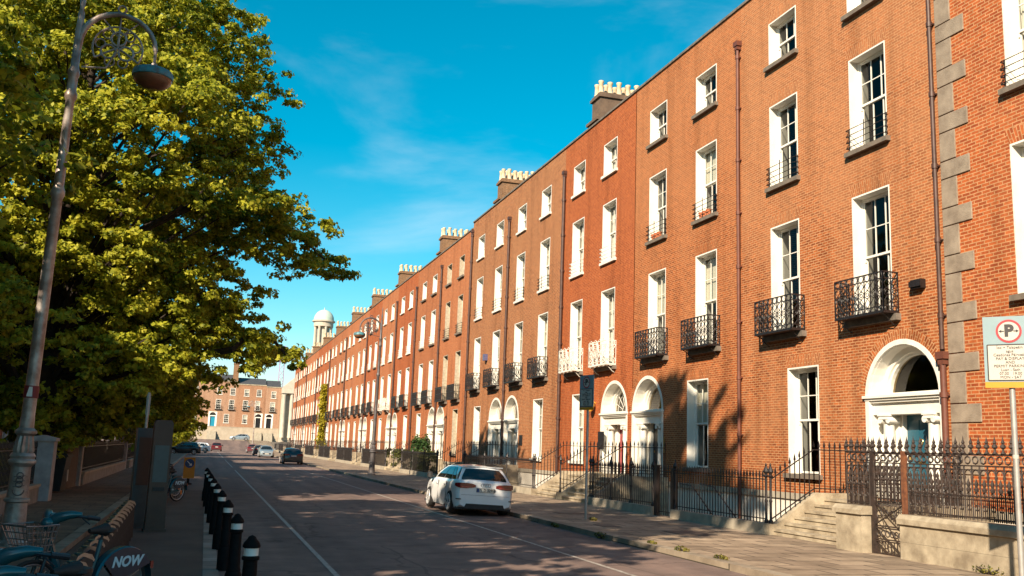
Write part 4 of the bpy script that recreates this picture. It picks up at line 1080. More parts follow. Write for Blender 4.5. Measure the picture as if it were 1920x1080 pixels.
    def onrear(poly, nm, mt, y0=-.018, y1=.05, par=body):
        b = MB(); b.prism(poly, 1, y0, y1); return b.build(nm, mt, par)
    # rear details
    w9 = hw * .86
    onrear([(-w9 * .80, .20), (w9 * .80, .20), (w9 * .72, .335), (-w9 * .72, .335)], 'diffuser', BLKP, -.012, .1)
    for s in (-1, 1):
        b = MB(); P = [(.34, -.024, .805, .865), (.46, -.026, .785, .90), (.66, -.027, .765, .915), (.85, -.024, .765, .912), (.94, .03, .785, .905), (.99, .15, .815, .89)]
        for (u0, y0, a0, c0), (u1, y1, a1, c1) in zip(P[:-1], P[1:]):
            q0, q1 = s * hw * u0, s * hw * u1; k0, k1 = q0 * .93, q1 * .93
            b.face([(q0, y0, a0), (q1, y1, a1), (q1, y1, c1), (q0, y0, c0)]); b.face([(q0, y0, c0), (q1, y1, c1), (k1, y1 + .06, c1), (k0, y0 + .06, c0)]); b.face([(q0, y0, a0), (q1, y1, a1), (k1, y1 + .06, a1), (k0, y0 + .06, a0)])
        tl = b.build('tail_lamp', TAILR, root)
        b = MB(); b.box(s * hw * .44, s * hw * .80, -.034, -.026, .795, .812); b.build('light_bar', mat('lamp_pale_red', (.6, .12, .10), .15) if plate else TAILR, tl)
        b = MB(); P = [(.38, .62), (.52, .71), (.80, .74), (.86, .66), (.60, .58)]
        b.mesh([(s * hw * u, L - .02 - .26 * max(0, u - .4) ** 1.1 * 2, z) for u, z in P] + [(s * hw * u, L - .3 - .25 * u, z) for u, z in P], [tuple(range(5)), tuple(range(9, 4, -1))] + [(i, (i + 1) % 5, 5 + (i + 1) % 5, 5 + i) for i in range(5)])
        b.build('headlamp', HEADL, root)
        b = MB(); b.box(s * hw * .95, s * (hw + .05), L - 1.42, L - 1.34, .96, 1.0); b.lathe([(.02, -.1), (.08, -.07), (.085, .07), (.04, .1)], (s * (hw + .11), L - 1.38, 1.02), 8); b.build('wing_mirror', BLKP if plate else paint, root)
        b = MB()
        for yy_ in ((1.25, 2.25) if kind != 'saloon' else (1.4, 2.4)): b.box(s * (hw - .012), s * (hw + .018), yy_, yy_ + .2, .80, .825)
        b.build('door_handle', paint, body)
        b = MB()
        for yy_ in (1.18, 2.18, 3.05): b.box(s * hw * .999, s * (hw * .999 - .02), yy_ - .004, yy_ + .004, .35, .9)
        b.build('door_gap', BLKP, body)
        b = MB(); b.box(s * hw * .80, s * hw * .97, -.02, .03, .44, .465); b.build('reflector', BLKP if plate else TAILR, body)
    onrear([(-.27, .665), (.27, .665), (.27, .785), (-.27, .785)], 'plate_recess', BLKP, -.016, .05)
    pl = onrear([(-.25, .672), (.25, .672), (.25, .775), (-.25, .775)], 'number_plate', PLATEM, -.022, .0)
    onrear([(-.249, .673), (-.20, .673), (-.20, .774), (-.249, .774)], 'plate_band', PLATEB, -.026, -.0225, pl)
    if plate: text(plate, .105, SIGNK, pl, face_m((.025, -.0265, .724), 0), .002)
    else: pass
    b = MB(); b.box(-.45, .45, L - .03, L + .012, .38, .56); b.build('grille', BLKP, root); b = MB(); b.box(-.25, .25, L + .013, L + .02, .40, .50); b.build('number_plate', PLATEM, root)
    if plate:
        b = MB()
        for k in range(4): b.ring((-.10 + .067 * k, -.004 - .03 * 0, .87), .045, .007, 1, 14, 4)
        b.build('ring_emblem', CHROME, body, (0, -.012, 0))
        b = MB(); b.prism([(-bx * .78, 0), (bx * .78, 0), (bx * .72, .14), (-bx * .72, .14)], 2, Hh - .055, Hh - .03); b.build('roof_spoiler', paint, cab, (0, T[0] - .05, 0))
        b = MB(); b.bar((.02, B[0] - .02, zb + .07), (.42, B[0] + .005, zb + .10), .01); b.build('rear_wiper', BLKP, cab)
        for s in (-1, 1):
            b = MB(); b.tube([(s * (tx + .01), T[0] + .2, Hh - .01), (s * (tx + .005), T[0] + .9, Hh + .03), (s * tx, T[1] - .25, Hh + .005)], .014, 5); b.build('roof_rail', BLKP, cab)
        onrear([(-.80 * hw, .575), (.80 * hw, .575), (.80 * hw, .583), (-.80 * hw, .583)], 'bumper_gap', PG_, -.006, .03)
    return root
def paint(name, c, metal=.2, rough=.3): return mat(name, c, rough, metal, var=.03, coat=.7, scale=2)
PW = paint('white_car_paint', (.84, .85, .86), 0); PK = paint('black_car_paint', (.012, .012, .014)); PS = paint('silver_car_paint', (.30, .36, .40), .4); PRD = paint('dark_red_car_paint', (.12, .02, .025)); PRM = paint('maroon_car_paint', (.16, .05, .06)); PG = paint('dark_grey_car_paint', (.04, .04, .05))
car('white hatchback with red tail lamps parked at the right kerb, nearest car', 7.80, 27.0, 0, PW, 'hatch', plate='171 D 32908').rotation_euler = (0, R(2.2), 0)
car('black saloon parked at the right kerb well beyond the white hatchback', 7.55, 87.5, 0, PK, 'saloon', L=4.5)
car('pale silver blue car facing us, parked beyond the black saloon', 7.25, 121 + 4.2, R(180), PS, 'hatch', L=4.2)
car('dark grey car parked behind the pale silver blue car', 7.3, 137, 0, PG, 'hatch')
car('dull maroon car parked farthest along the right kerb', 7.6, 166, 0, PRM, 'hatch', L=4.1)
car('small dark red car driving away in the left lane near the junction', 1.9, 172, 0, PRD, 'mpv', L=3.9, Hh=1.5, name='moving_car')
car('black people carrier side on, facing left, across the far left of the road', -.45, 125.5, R(90), PK, 'mpv', L=4.1, Hh=1.55)
car('white car half hidden behind the black people carrier', .9, 150, R(90), PW, 'hatch', L=4.2)
car('silver car parked side on before the end houses', 9.3, 222, R(90), PS, 'hatch', L=4.3)

# ------------------------------------------------------------------ hire bikes, docks, kiosk
BTEAL = mat('bike_teal_paint', (.006, .075, .095), .3, var=.1, coat=.5); BNAVY = mat('bike_navy_panel', (.008, .03, .055), .35, var=.1); BDARK = mat('bike_dark_frame', (.02, .02, .025), .4); BSILV = mat('bike_silver', (.40, .41, .42), .35, .8, var=.1)
WIRE = mat('basket_wire', (.30, .29, .28), .35, .8); NOWM = mat('lettering_pale_blue', (.45, .66, .74), .5, var=.03); REFO = mat('orange_reflector', (.75, .22, .02), .3); SADDLE = mat('saddle_rubber', (.015, .014, .014), .6)
def hire_bike(label, x, y, rz):
    """local +X is forward; origin on the ground under the middle of the bike"""
    root = thing('hire_bike', label, 'bicycle', (x, y, .01), rz, 'hire bikes at the docking station')
    rr = .33; xr, xf = -.55, .55
    for nm, xx in (('rear_wheel', xr), ('front_wheel', xf)):
        b = MB(); b.ring((0, 0, 0), rr - .02, .022, 1, 28, 6); wh = b.build(nm, TYRE, root, (xx, 0, rr))
        b = MB(); b.ring((0, 0, 0), rr - .05, .013, 1, 28, 5)
        for k in range(14):
            g = 2 * math.pi * k / 14; b.bar((0, .02 * (-1) ** k, 0), ((rr - .05) * math.cos(g), 0, (rr - .05) * math.sin(g)), .003, 3)
        b.lathe([(.035, -.05), (.035, .05)], n=10) if False else b.bar((0, -.06, 0), (0, .06, 0), .035, 10); b.build('spokes', BSILV, wh)
        b = MB(); b.box(-.19, -.15, -.012, .012, -.12, .0); b.build('spoke_reflector', REFO, wh)
    b = MB(); b.tube([(.40, 0, .86), (.36, 0, .74), (.22, 0, .42), (.08, 0, .28), (-.10, 0, .29)], [.04, .042, .05, .05, .045], 8); b.tube([(-.08, 0, .28), (-.20, 0, .62), (-.24, 0, .80)], .024, 8)
    b.bar((-.08, .06, .29), (xr, .06, rr), .02, 6); b.bar((-.08, -.06, .29), (xr, -.06, rr), .02, 6); b.build('frame', BTEAL, root)
    b = MB(); b.tube([(.36, 0, .98), (.40, 0, .82), (.46, 0, .66)], .032, 8)
    for s in (-.06, .06): b.tube([(.45, s, .68), (.50, s, .50), (xf, s, rr)], .018, 6)
    b.build('fork', BDARK, root)
    b = MB(); b.tube([(.16, -.31, 1.06), (.26, -.24, 1.08), (.35, -.10, 1.05), (.37, 0, 1.03), (.35, .10, 1.05), (.26, .24, 1.08), (.16, .31, 1.06)], .016, 7)
    for s in (-1, 1): b.tube([(.20, s * .29, 1.07), (.08, s * .33, 1.05)], .022, 8); b.bar((.25, s * .22, 1.09), (.20, s * .34, 1.00), .007, 5)
    b.build('handlebar', BDARK, root)
    b = MB()                                            # teal moulded cover sweeping from the stem to the grips
    for s in (-1, 1): b.tube([(.40, 0, 1.01), (.37, s * .08, 1.065), (.30, s * .18, 1.095), (.23, s * .25, 1.095)], [.06, .055, .042, .024], 10)
    b.lathe([(.03, -.06), (.07, -.03), (.075, .03), (.05, .06)], (.42, 0, 1.0), 10); b.build('handlebar_cover', BTEAL, root, angle=60)
    b = MB(); b.lathe([(.035, 0), (.038, .02), (.02, .035)], (.37, 0, 1.07), 10); b.build('bell', BSILV, root)
    b = MB(); B0, B1 = [(.46, -.13), (.46, .13), (.70, .13), (.70, -.13)], [(.44, -.19), (.44, .19), (.80, .19), (.80, -.19)]
    L3 = lambda p, q, t, z0, z1: (p[0] + (q[0] - p[0]) * t, p[1] + (q[1] - p[1]) * t, z0 + (z1 - z0) * t)
    for t in (0, .25, .5, .75, 1): b.tube([L3(B0[i], B1[i], t, .74, 1.0) for i in range(4)], .006 if t < 1 else .010, 4, True)
    for i in range(4):
        p0, p1, q0, q1 = B0[i], B0[(i + 1) % 4], B1[i], B1[(i + 1) % 4]
        for k in range(6):
            u = k / 6; b.bar((p0[0] + (p1[0] - p0[0]) * u, p0[1] + (p1[1] - p0[1]) * u, .74), (q0[0] + (q1[0] - q0[0]) * u, q0[1] + (q1[1] - q0[1]) * u, 1.0), .005, 4)
    for k in range(1, 6): b.bar((.46 + .24 * k / 6, -.13, .74), (.46 + .24 * k / 6, .13, .74), .005, 4)
    b.build('basket', WIRE, root)
    # rear mudguard with its skirt panels
    b = MB(); n = 16; A = [(xr + .385 * math.cos(R(200 - 165 * i / n) + 0), rr + .385 * math.sin(R(200 - 165 * i / n))) for i in range(n + 1)]
    A = [(xr + .385 * math.cos(R(15 + 165 * i / n)), rr + .385 * math.sin(R(15 + 165 * i / n))) for i in range(n + 1)]
    for i in range(n):
        (ax, az), (bx_, bz) = A[i], A[i+1]
        k = .94; cx = lambda v: xr + (v - xr) * k; cz = lambda v: rr + (v - rr) * k
        for y0, y1, q0, q1 in ((-.065, -.04, 0, 1), (-.04, .04, 1, 1), (.04, .065, 1, 0)):
            def pt(x_, z_, yy_, q): return (x_, yy_, z_) if q else (cx(x_), yy_, cz(z_))
            b.face([pt(ax, az, y0, q0), pt(bx_, bz, y0, q0), pt(bx_, bz, y1, q1), pt(ax, az, y1, q1)], sm=True)
    b.build('rear_mudguard', BTEAL, root, angle=60)
    for s in (-1, 1):
        Sk = [(xr + .375 * math.cos(R(g)), rr + .375 * math.sin(R(g))) for g in range(150, 34, -8)]
        b = MB(); b.prism(Sk + [(xr + .10, rr + .02), (xr + .02, rr + .06)], 1, s * .067, s * .071); b.build('skirt_panel', BNAVY, root)
        b = MB(); Sk2 = [(xr + .375 * math.cos(R(g)), rr + .375 * math.sin(R(g))) for g in range(34, 2, -7)]
        b.prism(Sk2 + [(xr + .36, rr - .10), (xr + .12, rr + .0)], 1, s * .067, s * .0705); p2 = b.build('lower_skirt', mat('bike_blue_panel', (.01, .05, .10), .4) if s < 0 else BTEAL, root)
        M1 = face_m((xr - .0, s * .0725, rr + .225), 0 if s < 0 else R(180), 0)
        text('NOW', .15, NOWM, root, M1, .006, .0015, name='lettering', shear=.25)
        text('dbi', .07, NOWM, p2, face_m((xr + .28, s * .0725, rr + .035), 0 if s < 0 else R(180), 0), .001)
    b = MB(); b.box(xr - .41, xr - .37, -.03, .03, rr + .12, rr + .2); b.build('rear_lamp', TAILR, root)
    b = MB(); b.lathe([(.02, -.03), (.09, -.01), (.085, .02), (.03, .035)], (-.33, 0, .89), 10); b.tube([(-.30, 0, .90), (-.18, 0, .905), (-.08, 0, .90)], [.07, .045, .025], 8); b.bar((-.24, 0, .78), (-.26, 0, .88), .015, 6); b.build('saddle', SADDLE, root, angle=60)
    b = MB(); b.bar((-.09, -.11, .29), (-.09, .11, .29), .03, 8); b.bar((-.09, .10, .29), (.04, .12, .20), .013, 5); b.box(.0, .09, .11, .2, .185, .21); b.bar((-.09, -.10, .29), (-.22, -.12, .38), .013, 5); b.box(-.27, -.18, -.2, -.11, .37, .395); b.ring((-.09, .075, .29), .09, .012, 1, 14, 4); b.build('pedals', BDARK, root)
    return root
BA = R(225)
bk = hire_bike('hire bike with teal mudguard lettered NOW, whose whole handlebar and basket show', -1.14, 11.1, BA)
dup(bk, loc=(-.94, 6.65, .01), label='nearest hire bike, its teal handlebar at the lower left corner')
dup(bk, loc=(-1.03, 7.75, .01), rz=BA + .05, label='hire bike with teal handlebar cover just in front of the NOW mudguard bike')
dup(bk, loc=(-1.05, 31.0, .01), rz=BA + .08, label='hire bike past the kiosk, its rear wheel towards the yellow sign')
dup(bk, loc=(-1.15, 33.2, .01), rz=BA + .12, label='farthest hire bike, behind the kiosk near the yellow sign')
DOCK = mat('dock_dark_metal', (.05, .045, .045), .45, .4); DOCKT = mat('dock_silver_top', (.36, .34, .32), .28, .8, var=.15)
def dock(label, x, y, rz):
    root = thing('bike_dock', label, 'bike dock', (x, y, .005), rz, 'row of bike docks')
    b = MB(); b.prism([(-.10, 0), (.14, 0), (.12, .60), (.02, .66), (-.08, .62)], 1, -.07, .07); b.build('post', DOCK, root)
    b = MB(); b.prism([(-.12, .62), (-.08, .675), (.02, .70), (.09, .67), (.11, .63), (.09, .605), (-.05, .625), (-.11, .60)], 1, -.05, .05); b.build('top', DOCKT, root)
    b = MB(); b.lathe([(.03, .0), (.034, .01), (.0, .014)], (.06, 0, .685), 8); b.build('reader', BTEAL, root)
    return root
d0 = None
ORD = ['nearest', 'second', 'third', 'fourth', 'fifth', 'sixth', 'seventh', 'eighth', 'ninth', 'tenth', 'eleventh', 'twelfth', 'thirteenth', 'fourteenth', 'fifteenth', 'sixteenth', 'seventeenth', 'eighteenth', 'nineteenth', 'twentieth', 'twenty-first', 'twenty-second', 'twenty-third', 'twenty-fourth', 'twenty-fifth', 'twenty-sixth', 'twenty-seventh', 'twenty-eighth']
for i in range(27):
    y = 8.3 + .69 * i; x = -.90 - .0195 * y
    if 20.3 < y < 22.6: continue
    lb = f'silver topped bike dock, {ORD[i]} along the row from the near end'
    if d0 is None: d0 = dock(lb, x, y, BA)
    else: dup(d0, loc=(x, y, .005), label=lb)
KIOSK = mat('kiosk_brown_metal', (.075, .045, .034), .5, .2, var=.15, scale=3); KIOSKB = mat('kiosk_grey_blue', (.06, .085, .095), .4, .2, var=.1)
ks = thing('bike_kiosk', 'tall dark brown hire kiosk slab standing among the bike docks', 'kiosk', (-.86, 21.4, 0), R(12))
b = MB(); b.prism([(-.20, 0), (.20, 0), (.185, .4), (.185, 2.2), (.15, 2.27), (-.15, 2.27), (-.185, 2.2), (-.185, .4)], 1, -.10, .10); b.build('casing', KIOSK, ks)
b = MB(); b.box(-.14, .14, -.107, -.101, 1.0, 1.75); b.build('screen', KIOSKB, ks); b = MB(); b.box(-.11, .11, -.13, -.101, .82, .90); b.build('keypad', BLKP, ks); b = MB(); b.box(-.22, .22, -.13, .13, -.02, .06); b.build('plinth', KIOSK, ks)
k2 = thing('map_panel', 'narrow grey blue map panel on legs left of the brown kiosk slab', 'panel', (-1.22, 22.1, 0), R(20))
b = MB(); b.box(-.20, .20, -.07, .07, .1, 2.1); b.build('panel', KIOSKB, k2); b = MB(); b.box(-.15, .15, -.08, -.071, .9, 1.9); b.build('map_face', KIOSK, k2); b = MB(); b.box(-.18, .18, -.05, .05, -.05, .1); b.build('foot', KIOSKB, k2)
pl = thing('sign_pole', 'thin pale pole rising behind the kiosk slab', 'pole', (-1.55, 27.6, .1))
b = MB(); b.bar((0, 0, 0), (0, 0, 3.0), .04, 8); b.build('pole', STEEL, pl); b = MB(); b.box(-.05, .05, -.02, .0, 2.4, 2.95); b.build('plate', SIGNW, pl)

# ------------------------------------------------------------------ foliage
def leaves_mesh(name, C, S, Nrm, mt, aspect=.72):
    n = len(C); r = rng.normal(size=(n, 3)); u = np.cross(Nrm, r); u /= np.linalg.norm(u, axis=1)[:, None] + 1e-9; v = np.cross(Nrm, u)
    u *= S[:, None]; v *= (S * aspect)[:, None]
    fold = Nrm * (S * .22)[:, None]
    V = np.stack([C - u, C - v * .9 + fold * .5, C + u - fold, C + v * .9 + fold * .5], 1).reshape(-1, 3).astype(np.float32)
    me = bpy.data.meshes.new(name); me.vertices.add(4 * n); me.vertices.foreach_set('co', V.ravel())
    me.loops.add(4 * n); me.loops.foreach_set('vertex_index', np.arange(4 * n, dtype=np.int32))
    me.polygons.add(n); me.polygons.foreach_set('loop_start', np.arange(0, 4 * n, 4, dtype=np.int32)); me.polygons.foreach_set('loop_total', np.full(n, 4, np.int32))
    me.materials.append(mt); me.update(calc_edges=True); return me
def pads(centers, radii, outdir, per, thick=.17, size=(.10, .17), droop=.38):
    """each bough is a drooping dome carrying many small leaf clumps"""
    C, Nn, S = [], [], []
    for c, r, o in zip(centers, radii, outdir):
        m = max(4, int(11 * (r / 1.2) ** 2)); g = rng.uniform(0, 2 * np.pi, m); q = np.sqrt(rng.uniform(0, 1, m)) * r * (1 + .3 * np.sin(3 * g + c[0] * 5))
        dx, dy = q * np.cos(g), q * np.sin(g); along = dx * o[0] + dy * o[1]
        dz = rng.normal(0, thick, m) - droop * (q / r) ** 2 * r * .8 - .18 * along
        sc = np.stack([c[0] + dx, c[1] + dy, c[2] + dz], 1); sr = rng.uniform(.20, .44, m)
        k = max(6, int(per * (r / 1.2) ** 2 / m)); 
        p = rng.normal(size=(m, k, 3)); p /= np.linalg.norm(p, axis=2)[:, :, None]; p *= rng.uniform(.35, 1.0, (m, k))[:, :, None] * sr[:, None, None]; p[:, :, 2] *= .5
        L_ = (sc[:, None, :] + p).reshape(-1, 3); C.append(L_)
        nn = p / sr[:, None, None] * .8 + np.array([.3 * o[0], .3 * o[1], .55]) + rng.normal(0, .45, (m, k, 3)); nn = nn.reshape(-1, 3); nn /= np.linalg.norm(nn, axis=1)[:, None]
        Nn.append(nn); S.append(rng.uniform(size[0], size[1], m * k))
    return np.concatenate(C), np.concatenate(S), np.concatenate(Nn)
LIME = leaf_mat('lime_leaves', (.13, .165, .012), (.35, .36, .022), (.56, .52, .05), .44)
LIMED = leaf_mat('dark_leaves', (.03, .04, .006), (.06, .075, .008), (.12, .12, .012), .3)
IVYY = leaf_mat('yellow_creeper_leaves', (.20, .17, .01), (.34, .28, .015), (.45, .36, .03), .3)
BARK = mat('bark', (.055, .040, .030), .95, c2=(.025, .018, .014), scale=4, bump=.8, bscale=14)
def tree(label, x, y, prof, npad, per, trunk_r, cat='tree', group=None, lm=LIME, size=(.10, .17), seed=1, name='lime_tree', padr=(.9, 1.6), inner=.15, base=0, lean=(0, 0), boughs=(), chains=()):
    """prof: list of (height, radius) of the crown"""
    global rng
    rng = np.random.default_rng(seed); rnd = random.Random(seed)
    root = thing(name, label, cat, (x, y, base), 0, group)
    zs = np.array([p[0] for p in prof], float); rs = np.array([p[1] for p in prof], float)
    zz = rng.uniform(zs[0], zs[-1], npad * 4); acc = rng.uniform(0, rs.max(), npad * 4) < np.interp(zz, zs, rs); zz = zz[acc][:npad]; k = len(zz)
    az = rng.uniform(0, 2 * np.pi, k); f = np.where(rng.uniform(0, 1, k) < inner, rng.uniform(.1, .7, k), rng.uniform(.72, 1.0, k))
    lob = 1 + .16 * np.sin(3 * az + zz * .7 + seed) + .08 * np.sin(7 * az - zz * 1.3)
    pr = rng.uniform(*padr, k); rr = np.maximum(0, np.interp(zz, zs, rs) * f * lob - pr * .55)
    hx, hy = lean[0] * zz / zs[-1], lean[1] * zz / zs[-1]
    C = np.stack([rr * np.cos(az) + hx, rr * np.sin(az) + hy, zz], 1); O = np.stack([np.cos(az), np.sin(az)], 1)
    for (bx_, by_, bz_, br_) in boughs:
        C = np.vstack([C, [[bx_, by_, bz_]]]); pr = np.append(pr, br_); h_ = math.hypot(bx_, by_); O = np.vstack([O, [[bx_ / h_, by_ / h_]]]); rr = np.append(rr, h_); k += 1
    c, s, n = pads(C, pr, O, per, size=size)
    me = leaves_mesh('crown', c, s, n, lm); obj('crown', me, root)
    b = MB(); H = zs[-1]
    path = [(lean[0] * t * .8 + .25 * math.sin(t * 5 + seed), lean[1] * t * .8 + .2 * math.cos(t * 4 + seed), H * .86 * t) for t in np.linspace(0, 1, 9)]
    b.tube([(path[0][0], path[0][1], -.1)] + path[0:], [trunk_r * 1.35] + [trunk_r * (1 - .88 * t) for t in np.linspace(0, 1, 9)], 10); b.build('trunk', BARK, root)
    b = MB()
    for i in list(range(0, k - len(boughs), max(1, k // 110))):
        z1 = C[i][2]; z0 = max(min(2.2, H * .2), z1 - rr[i] * .75 - .5); t = min(.99, z0 / (H * .86)); j = t * 8; a = int(j); p0 = Vector(path[a]).lerp(Vector(path[min(8, a + 1)]), j - a)
        p1 = Vector(C[i]); m1 = p0.lerp(p1, .5) + Vector((0, 0, .35)); r0 = trunk_r * .30 * (1 - t * .75)
        b.tube([p0, m1, p1 - Vector((0, 0, .1))], [r0, r0 * .6, .015], 5)
    for ch_ in chains:
        P_ = [Vector((0, 0, ch_[0]))] + [Vector(boughs[q][:3]) for q in ch_[1:]]
        P_ = [p + Vector((.0, .12 * math.sin(3 * q), .10 * math.cos(2.3 * q))) for q, p in enumerate(P_)]
        b.tube(P_, [.13 * (1 - q / len(P_)) + .012 for q in range(len(P_))], 6)
    b.build('limbs', BARK, root)
    return root
# the big lime on the left
tree('huge leafy lime tree overhanging the street behind the silver lamp', -5.2, 35.5, [(2.2, 2.6), (3.0, 4.6), (4.6, 6.8), (5.6, 7.2), (6.9, 6.0), (8.6, 7.3), (10.5, 7.7), (13, 7.4), (15.5, 6.5), (18, 5.3), (20, 3.4), (21.2, 1.2)], 600, 480, .55, group='street trees of the left pavement', seed=3, size=(.055, .115), inner=.12, padr=(1.0, 1.75), boughs=[(4.5, -1.5, 10.2, 1.5), (5.6, -1.2, 9.9, 1.5), (6.6, -1.6, 9.7, 1.5), (7.3, -.6, 9.5, 1.4), (7.5, -2.0, 9.3, 1.3), (8.2, -1.3, 9.0, 1.3), (8.7, -.9, 8.5, 1.1), (8.8, -1.8, 8.3, 1.0), (9.2, -1.3, 8.0, .8), (8.2, -1.5, 8.3, 1.0), (7.6, -1.0, 8.6, 1.0), (6.4, -1, 5.7, 1.4), (7.2, -1.4, 5.3, 1.3), (7.8, -1.0, 4.9, 1.1), (5.8, -2, 5.0, 1.4), (6.6, -1.9, 4.6, 1.1)], chains=[(7.5, 0, 1, 2, 5, 8), (3.6, 14, 11, 12, 13)])
tree('smaller lime tree added for road shade, left of the silver lamp', -7.4, 18.6, [(3.8, 2.0), (5, 3.6), (7.5, 4.4), (9.5, 4.0), (11.2, 2.6), (12.2, .8)], 150, 200, .28, group='street trees of the left pavement', seed=5, size=(.08, .14))  # crown put in to shade the open stretch of road
tree('lime tree in shade farther along the left pavement', -6.2, 52.0, [(2.8, 3), (4, 5.2), (7, 6.4), (10, 5.6), (13, 3.8), (15, 1.0)], 240, 170, .4, group='street trees of the left pavement', seed=8, size=(.14, .22))
tree('lime tree standing past the first garden walls', -7.2, 72.0, [(2.6, 3), (4, 5), (7, 6), (10, 5.2), (12.5, 3), (14, 1.0)], 200, 150, .4, group='street trees of the left pavement', seed=9, size=(.16, .26))
tree('lime tree added far along the left gardens to shade the road', -7.6, 97.0, [(2.6, 3), (4, 5), (7, 6), (10, 5.2), (12.5, 3), (14, 1.0)], 140, 120, .4, group='street trees of the left pavement', seed=19, size=(.2, .3))  # hidden behind the big lime, put in to shade the far road
tree('farthest lime tree of the left gardens, added to shade the road', -8.5, 121.0, [(2.6, 3), (4, 5), (7, 6), (10, 5.2), (12.5, 3), (14, 1.0)], 120, 100, .4, group='street trees of the left pavement', seed=20, size=(.22, .34))  # second hidden crown, added for shade on the far asphalt
tree('street tree beside the camera, above the near bike docks', -6.3, 8.3, [(5.5, 2.5), (8, 4.6), (12, 5.4), (16, 5.0), (20, 4.0), (23, 2.5), (25, .8)], 420, 190, .5, group='street trees of the left pavement', seed=12, size=(.12, .2), padr=(.7, 1.15), inner=.35)
def bush(label, x, y, rx, ry, h, n, lm, name='bush', z=0, cat='bush', size=(.06, .11), group=None, seed=2, flat=False):
    global rng
    rng = np.random.default_rng(seed); root = thing(name, label, cat, (x, y, z), 0, group)
    p = rng.normal(size=(n, 3)); p /= np.linalg.norm(p, axis=1)[:, None]; q = rng.uniform(.7, 1.05, n) * (1 + .15 * np.sin(p[:, 0] * 7 + seed) * np.cos(p[:, 1] * 6 + p[:, 2] * 5))
    if flat: p = np.sign(p) * np.abs(p) ** .35; q = rng.uniform(.9, 1.02, n)
    c = p * q[:, None] * np.array([rx, ry, h / 2]); c[:, 2] += h / 2; nn = p + rng.normal(0, .5, (n, 3)); nn /= np.linalg.norm(nn, axis=1)[:, None]
    obj('foliage', leaves_mesh('foliage', c, rng.uniform(*size, n), nn, lm), root)
    b = MB()
    for k in range(7): g = k * .9; b.tube([(0, 0, -.05), (rx * .3 * math.cos(g), ry * .3 * math.sin(g), h * .4), (rx * .7 * math.cos(g), ry * .7 * math.sin(g), h * .75)], [.03, .02, .008], 5)
    b.build('stems', BARK, root); return root

# ------------------------------------------------------------------ left side: garden walls, hedges, houses behind the trees
GX = -4.3
WALLP = mat('painted_garden_wall', (.30, .28, .25), .85, c2=(.18, .165, .15), scale=3)
PIERM = mat('gate_pier_render', (.46, .43, .42), .8, c2=(.30, .27, .26), scale=3)
def garden_wall(label, ya, yb, h=.5, rail=True):
    root = thing('garden_wall', label, 'garden wall', (0, 0, 0), 0, 'garden walls of the left pavement')
    b = MB(); b.box(GX - .15, GX + .15, ya, yb, .05, h); b.build('wall', WALLP, root)
    b = MB(); b.box(GX - .19, GX + .19, ya, yb, h + .001, h + .08); b.build('coping', STONE, root)
    if rail: railing(root, ((GX, ya + .1), (GX, yb - .1)), int((yb - ya) / .16), lin(h + .08, h + .08), lin(1.55, 1.55))
    return root
def pier(label, x, y, h, wd=.42):
    root = thing('gate_pier', label, 'gate pier', (x, y, .05), 0, 'pale gate piers of the left gardens')
    b = MB(); b.box(-wd/2, wd/2, -wd/2, wd/2, 0, h); b.build('shaft', PIERM, root)
    b = MB(); b.prism([(-wd/2 - .05, h + .001), (wd/2 + .05, h + .001), (wd/2 + .05, h + .08), (0, h + .16), (-wd/2 - .05, h + .08)], 1, -wd/2 - .05, wd/2 + .05); b.build('cap', PIERM, root)
garden_wall('low rendered wall with dark iron railing left of the silver lamp', 9.0, 28.7)
pier('broad pale gate pier just right of the silver lamp base', -4.25, 29.3, 1.66, .62)
garden_wall('low garden wall with railing beyond the two black bins', 38.6, 58)
pier('pale gate pier standing right behind the black bins', -4.4, 38.1, 1.55)
garden_wall('low garden wall with railing in tree shade, second stretch past the bins', 61, 80)
pier('slim pale gate pier between the two shaded railing stretches', -4.4, 59.0, 1.7); garden_wall('garden wall with railing, farthest stretch on the left', 82, 112)
BIN = mat('black_bin_plastic', (.012, .011, .011), .5, var=.3)
def wheelie(label, x, y, rz):
    root = thing('wheelie_bin', label, 'bin', (x, y, .1), rz, 'black bins by the gate pier')
    b = MB(); b.prism([(-.36, .06), (.30, .06), (.40, 1.12), (-.42, 1.12)], 1, -.36, .36); b.build('tub', BIN, root)
    b = MB(); b.prism([(-.46, 1.121), (.46, 1.121), (.40, 1.22), (.1, 1.30), (-.38, 1.24)], 1, -.40, .40); b.build('lid', BIN, root)
    b = MB()
    for s in (-.34, .34): b.bar((-.36, s - .03, .12), (-.36, s + .03, .12), .12, 12)
    b.build('wheel', TYRE, root); return root
wb = wheelie('big black bin beside the broad pale gate pier', -4.55, 31.2, R(10)); b = MB(); b.box(.41, .415, -.06, .06, .3, .62); nb = None
w2 = wheelie('big black bin with a white notice, right of the other black bin', -4.45, 33.4, R(-5)); b = MB(); b.prism([(-.05, .35), (.09, .37), (.04, .72), (-.08, .70)], 0, .395, .41); b.build('notice', SIGNW, w2)
gt = thing('board_gate', 'brown timber board gate between pier and railing on the left', 'gate')
b = MB()
for i in range(9): b.box(GX - .03, GX + .03, 34.6 + .33 * i, 34.9 + .33 * i, .12, 1.5)
b.build('boards', mat('dark_timber', (.10, .06, .035), .8, var=.3, scale=8), gt); b = MB(); b.box(GX - .06, GX - .031, 34.6, 37.6, .3, .42); b.box(GX - .06, GX - .031, 34.6, 37.6, 1.15, 1.27); b.build('ledge', mat('dark_timber_ledge', (.08, .05, .03), .8), gt)
bush('clipped hedge with sunlit yellow green top behind the railing left of the lamp', -5.3, 21.5, .6, 7.0, 1.75, 9000, LIME, 'hedge', cat='hedge', flat=True, size=(.05, .09), seed=4)
